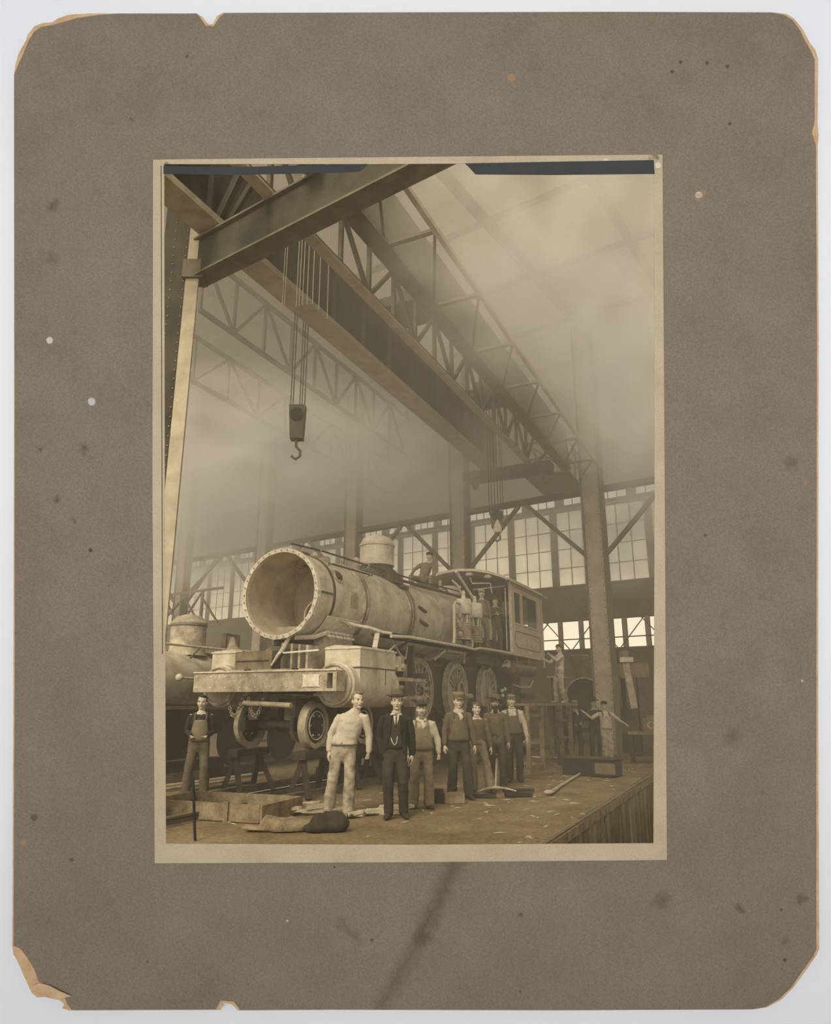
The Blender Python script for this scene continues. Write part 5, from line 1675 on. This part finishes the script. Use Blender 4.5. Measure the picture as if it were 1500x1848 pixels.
    # a curved panel on the chest or round the trunk
    def trunk(z, ang, off):
        t = min(max((z - .93) / .5, 0), 1)
        a = (.172 + (.180 - .172) * t) * b * (stout if z < 1.25 else 1) + off
        d = (.130 - .002 * t) * b * (stout if z < 1.25 else 1) + off
        if z > 1.36:
            q = (z - 1.36) / .11
            a -= .09 * q * q
            d -= .035 * q
        c = T(z)
        return Vector((c.x + a * math.sin(ang), c.y - d * math.cos(ang), c.z))
    def panel(name, zs, hw, off, m, th=.008, lb=None, a_c=0.0):
        """zs heights, hw half angles at these heights"""
        n = 12
        vs, fs = [], []
        for lay in (off, off + th):
            for z, h_ in zip(zs, hw):
                lo, hi = h_ if isinstance(h_, tuple) else (-h_, h_)
                vs += [trunk(z, a_c + lo + (hi - lo) * i / n, lay) for i in range(n + 1)]
        r_, w_ = len(zs), n + 1
        for j in range(r_ - 1):
            for i in range(n):
                a_ = j * w_ + i
                fs.append((a_, a_ + 1, a_ + w_ + 1, a_ + w_))
                c_ = a_ + r_ * w_
                fs.append((c_ + w_, c_ + w_ + 1, c_ + 1, c_))
        for i in range(n):
            fs.append((i, r_ * w_ + i, r_ * w_ + i + 1, i + 1))
            q = (r_ - 1) * w_ + i
            fs.append((q + 1, r_ * w_ + q + 1, r_ * w_ + q, q))
        for j in range(r_ - 1):
            for i, sgn in ((0, 1), (n, -1)):
                a_ = j * w_ + i
                f = (a_, a_ + w_, a_ + w_ + r_ * w_, a_ + r_ * w_)
                fs.append(f if sgn == 1 else f[::-1])
        vs = np.array([tuple(v) for v in vs], dtype=np.float32)
        return part(name, [(vs, fs)], m, lb)
    if o.get('bib'):
        mb_ = CL[o['bib']]
        panel('bib', [.96, 1.02, 1.10, 1.20, 1.30, 1.335], [1.5, 1.3, .95, .78, .68, .66], .012, mb_)
        for sd in (1, -1):
            g = MB()
            pts = [trunk(1.32, sd * .55, .016), trunk(1.38, sd * .55, .02), T(1.452, sd * .10, -.05), T(1.468, sd * .095, .01), T(1.43, sd * .085, .08), T(1.30, sd * .04, .135)]
            g.add(*frame_tube(pts, [(.019, .006)] * len(pts), 8))
            part('strap', [(np.array(g.v, dtype=np.float32), g.f)], CL[o.get('strap', o['bib'])])
    if o.get('coat'):
        mc_ = CL[o['coat']]
        zs = [.80, .90, 1.0, 1.12, 1.24, 1.34, 1.41, 1.45]
        gap = [1.0, .8, .62, .5, .42, .36, .3, .3]
        panel('coat', zs, [(gp, 2 * math.pi - gp) for gp in gap], .018, mc_, .012)
        g = MB()
        for sd in (1, -1):
            s, e, w, fa = arms[sd]
            g.add(*frame_tube([s + Vector((-sd * .06, 0, .01)), s, s.lerp(e, .5), e, e.lerp(w, .5), w - fa * .01], [(.07, .07), (.08, .08), (.072, .074), (.062, .062), (.058, .058), (.050, .050)], 14))
        part('coat_sleeves', [wrinkle(remesh(g, .014, 1), .008, 10, 3)], mc_)
        for sd in (1, -1):     # lapels
            panel('lapel', [1.16, 1.24, 1.34, 1.42], [(-.01, .03), (-.04, .10), (-.05, .16), (-.04, .08)] if sd == 1 else [(-.03, .01), (-.10, .04), (-.16, .05), (-.08, .04)], .033, mc_, .006, None, sd * .42)
    if o.get('vest'):
        panel('waistcoat', [.97, 1.02, 1.12, 1.22, 1.32, 1.40], [(-1.4, 1.4), (-1.35, 1.35), (-1.2, 1.2), (-1.1, 1.1), (-1.0, 1.0), (-.8, .8)], .008, CL[o['vest']], .006)
        panel('shirt_front', [1.27, 1.33, 1.39, 1.44], [.01, .10, .20, .30], .016, CL['white'], .005, 'white shirt showing in the V of the waistcoat')
        panel('tie', [1.26, 1.32, 1.38, 1.435], [.02, .05, .045, .06], .022, CL['black'], .005)
        g = MB()
        pts = [trunk(1.12, -.35, .02), trunk(1.06, -.22, .03), trunk(1.02, -.05, .032), trunk(1.05, .10, .03), trunk(1.14, .16, .02)]
        g.tube(pts, .0045, 6)
        part('watch_chain', [(np.array(g.v, dtype=np.float32), g.f)], M_brass, 'pale watch chain')
    if o.get('collar'):
        g = MB()
        c = T(1.485)
        nn = 20
        for i in range(nn):
            a = 2 * math.pi * i / nn
            a2 = 2 * math.pi * (i + 1) / nn
            g.beam((c.x + .064 * math.sin(a), c.y + .066 * math.cos(a), c.z), (c.x + .064 * math.sin(a2), c.y + .066 * math.cos(a2), c.z), .012, .045)
        if o['collar'] == 'scarf':
            g = MB()
            for q in range(3):
                g.torus((c.x, c.y - .008 * q, c.z - .012 * q), (0, -.2, 1), .070 + .005 * q, .022, 18, 8)
            g.ball((c.x - .01, c.y - .10, c.z - .05), (.045, .025, .035), 12, 8)
            g.add(*frame_tube([(c.x, c.y - .11, c.z - .05), (c.x + .04, c.y - .14, c.z - .12), (c.x + .02, c.y - .15, c.z - .16)], [(.03, .012), (.04, .012), (.02, .01)], 10))
        part('neckerchief' if o['collar'] == 'scarf' else 'collar', [(np.array([tuple(v) for v in g.v], dtype=np.float32), g.f)], CL[o.get('collar_m', 'white')])
    if o.get('belt'):
        panel('belt', [.985, 1.005], [(-math.pi, math.pi), (-math.pi, math.pi)], .010, CL['brown'], .006)
    # boots
    for sd in (1, -1):
        h, kn, an = legs[sd]
        g = MB()
        tw = R(o.get('toe', {}).get(sd, sd * 14))
        f = Vector((math.sin(tw), -math.cos(tw), 0))
        zg = an.z - .09
        g.add(*frame_tube([an + Vector((0, 0, .06)), an, Vector((an.x, an.y, zg + .05))], [(.047, .052), (.045, .055), (.045, .055)], 12))
        bpt = Vector((an.x, an.y, zg))
        g.add(*frame_tube([bpt - f * .055 + Vector((0, 0, .035)), bpt + f * .03 + Vector((0, 0, .045)), bpt + f * .12 + Vector((0, 0, .036)), bpt + f * .19 + Vector((0, 0, .028))],
                          [(.038, .034), (.042, .044), (.049, .034), (.040, .026)], 14))
        co, fs = remesh(g, .011, 1)
        co[:, 2] = np.maximum(co[:, 2], zg + .002)
        part('boot', [(co, fs)], M_boot if not o.get('pale_boots') else CL['dirty'])
    # eyes, mouth, hair, beard, headgear live in the head's frame
    def hpart(name, g, m, lb=None, rm=None):
        pr = (np.array([tuple(v) for v in g.v], dtype=np.float32), g.f)
        if rm:
            pr = remesh(g, rm, 1)
        return part(name, [xf(pr, hm)], m, lb)
    for sx in (-1, 1):
        hpart('eye', MB().ball((sx * .029, -.0745, .004), (.0125, .008, .0065), 10, 6), M_eye)
        hpart('eyebrow', MB().add(*frame_tube([(sx * .016, -.089, .024), (sx * .032, -.087, .029), (sx * .047, -.076, .024)], [(.004, .004), (.0045, .0045), (.003, .003)], 6, (0, 0, 1))), M_hair)
    hpart('mouth', MB().add(*frame_tube([(-.020, -.093, -.054), (0, -.0985, -.0535), (.020, -.093, -.054)], [(.003, .003)] * 3, 6, (0, 0, 1))), M_lip)
    hm_ = M_hair if o.get('hair', 'dark') == 'dark' else (M_hairg if o['hair'] == 'grey' else CL['tan'])
    g = MB()
    g.ball((0, .026, .052), (.079, .092, .083), 20, 12)
    g.ball((0, .062, .0), (.070, .050, .065), 16, 10)
    for sx in (-1, 1):
        g.ball((sx * .066, .006, .030), (.014, .034, .034), 10, 8)
    if o.get('hat') is None:
        g.ball((.015, -.040, .104), (.055, .045, .026), 14, 8)
    hpart('hair', g, hm_, None, .007)
    if o.get('beard'):
        g = MB()
        bl = o['beard']
        g.ball((0, -.055, -.085), (.052, .044, .040), 16, 10)
        g.ball((0, -.068, -.105 - .02 * bl), (.040, .030, .035 + .02 * bl), 16, 10)
        for sx in (-1, 1):
            g.ball((sx * .056, -.020, -.045), (.016, .034, .042), 10, 8)
            g.ball((sx * .018, -.096, -.042), (.020, .010, .008), 10, 6)
        hpart('beard', g, M_hairg if o.get('beard_grey') else M_hair, None, .007)
    elif o.get('moustache'):
        g = MB()
        for sx in (-1, 1):
            g.ball((sx * .013, -.098, -.043), (.018, .008, .006), 10, 6)
        hpart('moustache', g, M_hair)
    ht = o.get('hat')
    if ht:
        mh = CL[o.get('hat_m', 'brown')]
        tl = o.get('hat_tilt', 0)
        hg = MB()
        if ht == 'cap':
            hg.ball((0, .010, .085), (.092, .104, .046), 24, 12)
            hg.lathe((0, .008, .048), (0, 0, 1), [(0, .087), (.03, .090), (.035, .085)], 24)
            hg.ball((0, -.096, .052), (.062, .040, .009), 16, 6)
        elif ht == 'tall':
            hg.lathe((0, .008, .046), (0, 0, 1), [(0, .086), (.035, .089), (.040, .094), (.085, .100), (.100, .094), (.104, 0)], 24)
            hg.ball((0, -.100, .050), (.062, .044, .009), 16, 6)
        elif ht == 'small':
            hg.lathe((0, .012, .062), (.1, .1, 1), [(0, .082), (.03, .086), (.055, .080), (.066, .05), (.068, 0)], 24)
            hg.ball((.01, -.080, .068), (.055, .035, .008), 16, 6)
        else:
            br_ = .150 if ht == 'hat' else .185
            hg.lathe((0, .010, .060), (0, 0, 1), [(.006, .080), (.0, br_ * .8), (.014, br_), (.020, br_), (.008, br_ * .8), (.014, .090), (.075, .084), (.100, .074), (.108, .045), (.098, .0)], 32)
            for i, v in enumerate(hg.v):       # roll of the brim
                r_ = math.hypot(v[0], v[1] - .01)
                if r_ > .1:
                    hg.v[i] = (v[0], v[1], v[2] + (abs(v[0]) / r_) * .02 - (.010 if ht != 'hat' else 0))
        if tl:
            M_ = Matrix.Rotation(R(tl), 3, 'Y')
            hg.v = [tuple(M_ @ Vector(v)) for v in hg.v]
        q = hpart('cap' if ht in ('cap', 'tall', 'small') else 'hat', hg, mh)
        if ht not in ('cap', 'tall', 'small'):
            hb = MB().lathe((0, .010, .074), (0, 0, 1), [(0, .0915), (.028, .089), (.028, .086), (0, .088)], 28, close=True)
            r2 = link('hat_band', to_mesh('hat_band', [xf((np.array([tuple(v) for v in hb.v], dtype=np.float32), hb.f), hm)], CL['black']), q)
    return body

DOWN = ((.16, .02, -1), (.06, -.16, -1))
DOWNm = ((-.16, .02, -1), (-.06, -.16, -1))
STD = ((.12, 0.0), (-.12, 0.0))
# foremost row, from the pale man at left to the capped man at right
person('blurred pale bareheaded man in a light shirt standing left of the hatted man', (-1.12, 11.59, 0), R(6), 1.84,
       dict(seed=2, top='white', trousers='dirty', hair='pale', hem=1.0, arms=(((.30, .12, -1), (-.02, -.05, -1)), ((-.50, .10, -1), (-.10, -.10, -1))), hands=('fist', 'relaxed'),
            feet=((.08, -.10), (-.20, .04)), lean=(.12, 0), head_yaw=24, head_off=(.02, -.01, 0), belt=True, flare=1.15, bulk=1.08, stout=1.04))
person('man in a dark suit with brimmed hat, white collar and watch chain', (-.32, 11.40, 0), R(2), 1.81,
       dict(seed=3, top='dark', trousers='dark', coat='black', vest='dark', collar='band', hat='hat', hat_m='brown', arms=(((.20, .12, -1), (.05, .10, -1)), ((-.26, .20, -1), (.22, -.30, -1))),
            hands=('relaxed', 'fist'), feet=((.14, .02), (-.08, -.06)), moustache=False, lean=(.02, 0), stout=.95, flare=.95))
person('grey-bearded man in a cap and faded bib overalls over a light shirt', (.10, 12.42, 0), R(2), 1.68,
       dict(seed=4, top='cream', trousers='tan', bib='tan', collar='scarf', hat='cap', hat_m='dark', beard=1.0, beard_grey=True, hair='grey', arms=(((.34, .04, -1), (.10, -.10, -1)), DOWNm),
            hands=('fist', 'relaxed'), feet=((.13, -.04), (-.14, .0)), stout=1.16, bulk=1.06, flare=1.2))
person('tall man in a high cap and dark bib overalls with a pale neckerchief', (.80, 13.66, 0), R(4), 1.83,
       dict(seed=5, top='brown', trousers='dark', bib='brown', collar='scarf', collar_m='cream', hat='tall', hat_m='tan', arms=(((.22, .02, -1), (.16, -.12, -1)), ((-.24, .02, -1), (-.04, -.12, -1))),
            feet=((.15, -.10), (-.13, .05)), head_pitch=6, head_yaw=8, flare=1.15, bulk=1.05))
person('young man in a small tilted cap and buttoned jacket, one foot forward', (1.21, 14.52, 0), R(4), 1.67,
       dict(seed=6, top='brown', trousers='tan', collar='band', collar_m='cream', hat='small', hat_m='brown', hem=.90, arms=(((.20, .0, -1), (.16, -.22, -1)), ((-.22, .0, -1), (-.14, -.20, -1))),
            feet=((.24, -.12), (-.10, .04)), knee={1: (.5, -1, 0)}, head_pitch=-6, head_yaw=6, flare=1.3))
person('dark-bearded man in a wide-brimmed hat standing behind the young man', (1.66, 15.20, 0), R(-4), 1.80,
       dict(seed=7, top='brown', trousers='dark', collar='band', collar_m='white', hat='wide', hat_m='brown', hat_tilt=5, beard=1.4, hem=.88, darkish=True,
            arms=(((.16, .02, -1), (.10, -.14, -1)), DOWNm), feet=((.12, -.06), (-.12, .02)), head_yaw=-4, bulk=1.08))
person('capped man in pale shirt and brown bib overalls at the row\'s right end', (2.20, 16.53, 0), R(-4), 1.85,
       dict(seed=8, top='cream', trousers='dark', bib='brown', collar='band', collar_m='cream', hat='cap', hat_m='tan', arms=(((.30, .02, -1), (.14, -.16, -1)), DOWNm),
            feet=((.10, -.06), (-.10, .03)), head_yaw=4, lean=(-.02, 0)))
person('dark-haired man in brown bib overalls at the left edge, hands joined before him', (-4.05, 13.85, 0), R(12), 1.80,
       dict(seed=9, top='black', trousers='brown', bib='tan', arms=(((.18, -.02, -1), (-.35, -.75, -.25)), ((-.18, -.02, -1), (.35, -.75, -.25))), palm={1: (0, .2, 1), -1: (0, .2, 1)}, thumb=(0, 0, 1),
            feet=((.15, -.06), (-.17, -.02)), head_yaw=-6, flare=1.15, strap='brown'))
# men on the engine
p = TP(3.55, -1.22, 3.20)
person('man in a pale cap and overalls standing on the running board behind the air pumps', p, R(12), 1.80,
       dict(seed=10, top='tan', trousers='tan', bib='tan', hat='cap', hat_m='cream', arms=(DOWN, DOWNm), feet=STD, head_yaw=-14))
p = TP(5.0, -1.15, 3.20)
person('capped man in dark clothes leaning by the front corner of the cab', p, R(10), 1.76,
       dict(seed=11, top='brown', trousers='brown', collar='band', collar_m='cream', hat='cap', hat_m='brown', arms=(((.3, -.3, -.9), (-.8, -.5, .3)), ((-.2, -.3, -.9), (.5, -.7, .1))), palm={1: (0, .3, -1), -1: (0, .3, -1)}, thumb=(0, 0, 1), feet=STD, head_yaw=-10))
p = TP(2.05, .05, 4.74)
person('capped man straddling the boiler top behind the sand dome', p - Vector((0, 0, .02)), R(-8), 1.72,
       dict(seed=12, top='tan', trousers='tan', hat='cap', hat_m='dark', hip=(0, .10, .48), lean=(.14, -.10), arms=(((.25, -.35, -.9), (-.3, -.5, -.8)), ((-.75, -.15, -.6), (-.35, -.2, -.9))), feet=((.22, -.15), (-.25, -.20)), knee={1: (.6, -1, .3), -1: (-.6, -1, .3)}, head_yaw=-22, head_off=(.02, -.03, 0)))
p = TP(7.3, -.95, 3.24)
person('man inside the cab seen through its side window', p, R(-30), 1.72,
       dict(seed=13, top='tan', trousers='brown', hat='cap', hat_m='brown', arms=(((.3, -.5, -.7), (.1, -1, .1)), ((-.3, -.2, -.9), (.2, -.8, -.3))), palm={1: (0, .3, -1), -1: (0, .3, -1)}, thumb=(0, 0, 1), feet=STD))
# the painter on the stand, turned to the cab side
p = TP(6.35, -2.78, 1.66)
person('painter in a white shirt on the work stand, both hands raised to the cab lettering', p, R(-72), 1.84,
       dict(seed=14, top='white', trousers='dirty', hat='cap', hat_m='brown', arms=(((.12, -.75, -.45), (-.10, -.70, .62)), ((-.12, -.75, -.65), (.10, -.85, .30))), palm={1: (0, -1, -.4), -1: (0, -1, -.4)}, thumb=(0, 0, 1),
            hands=('fist', 'open'), feet=((.12, .10), (-.10, -.08)), lean=(0, .03), head_yaw=10, pale_boots=True))
# group at the right
person('man in white bib overalls at far right with both arms held out to the sides', (5.62, 21.69, 0), R(6), 1.72,
       dict(seed=15, top='white', trousers='dirty', bib='cream', strap='black', collar='band', hat='cap', hat_m='black', rolled=True, arms=(((.80, 0, -.62), (.88, 0, -.50)), ((-.80, 0, -.42), (-.55, .1, .50))),
            palm={1: (0, .3, -1), -1: (0, .3, -1)}, feet=((.05, -.04), (-.09, .0)), flare=1.2, lean=(-.01, 0)))
person('dark-toned man with a pale neck scarf before the back engine smokebox', (5.05, 23.2, 0), R(14), 1.75,
       dict(seed=16, top='black', trousers='black', collar='scarf', collar_m='cream', hat='cap', hat_m='tan', darkish=True, arms=(((.25, -.3, -.9), (-.6, -.6, -.2)), ((-.25, -.2, -.9), (.3, -.8, -.3))), palm={1: (0, .3, -1), -1: (0, .3, -1)}, thumb=(0, 0, 1),
            hands=('fist', 'fist'), feet=((.12, -.02), (-.20, .02))))
person('dark-faced man in a dark hat beside the broad column, left of the white-bibbed man', (5.60, 22.95, 0), R(-5), 1.80,
       dict(seed=17, top='black', trousers='black', hat='hat', hat_m='black', darkish=True, arms=(DOWN, ((-.2, -.4, -.8), (.4, -.8, .1))), palm={-1: (0, .3, -1)}, feet=STD))
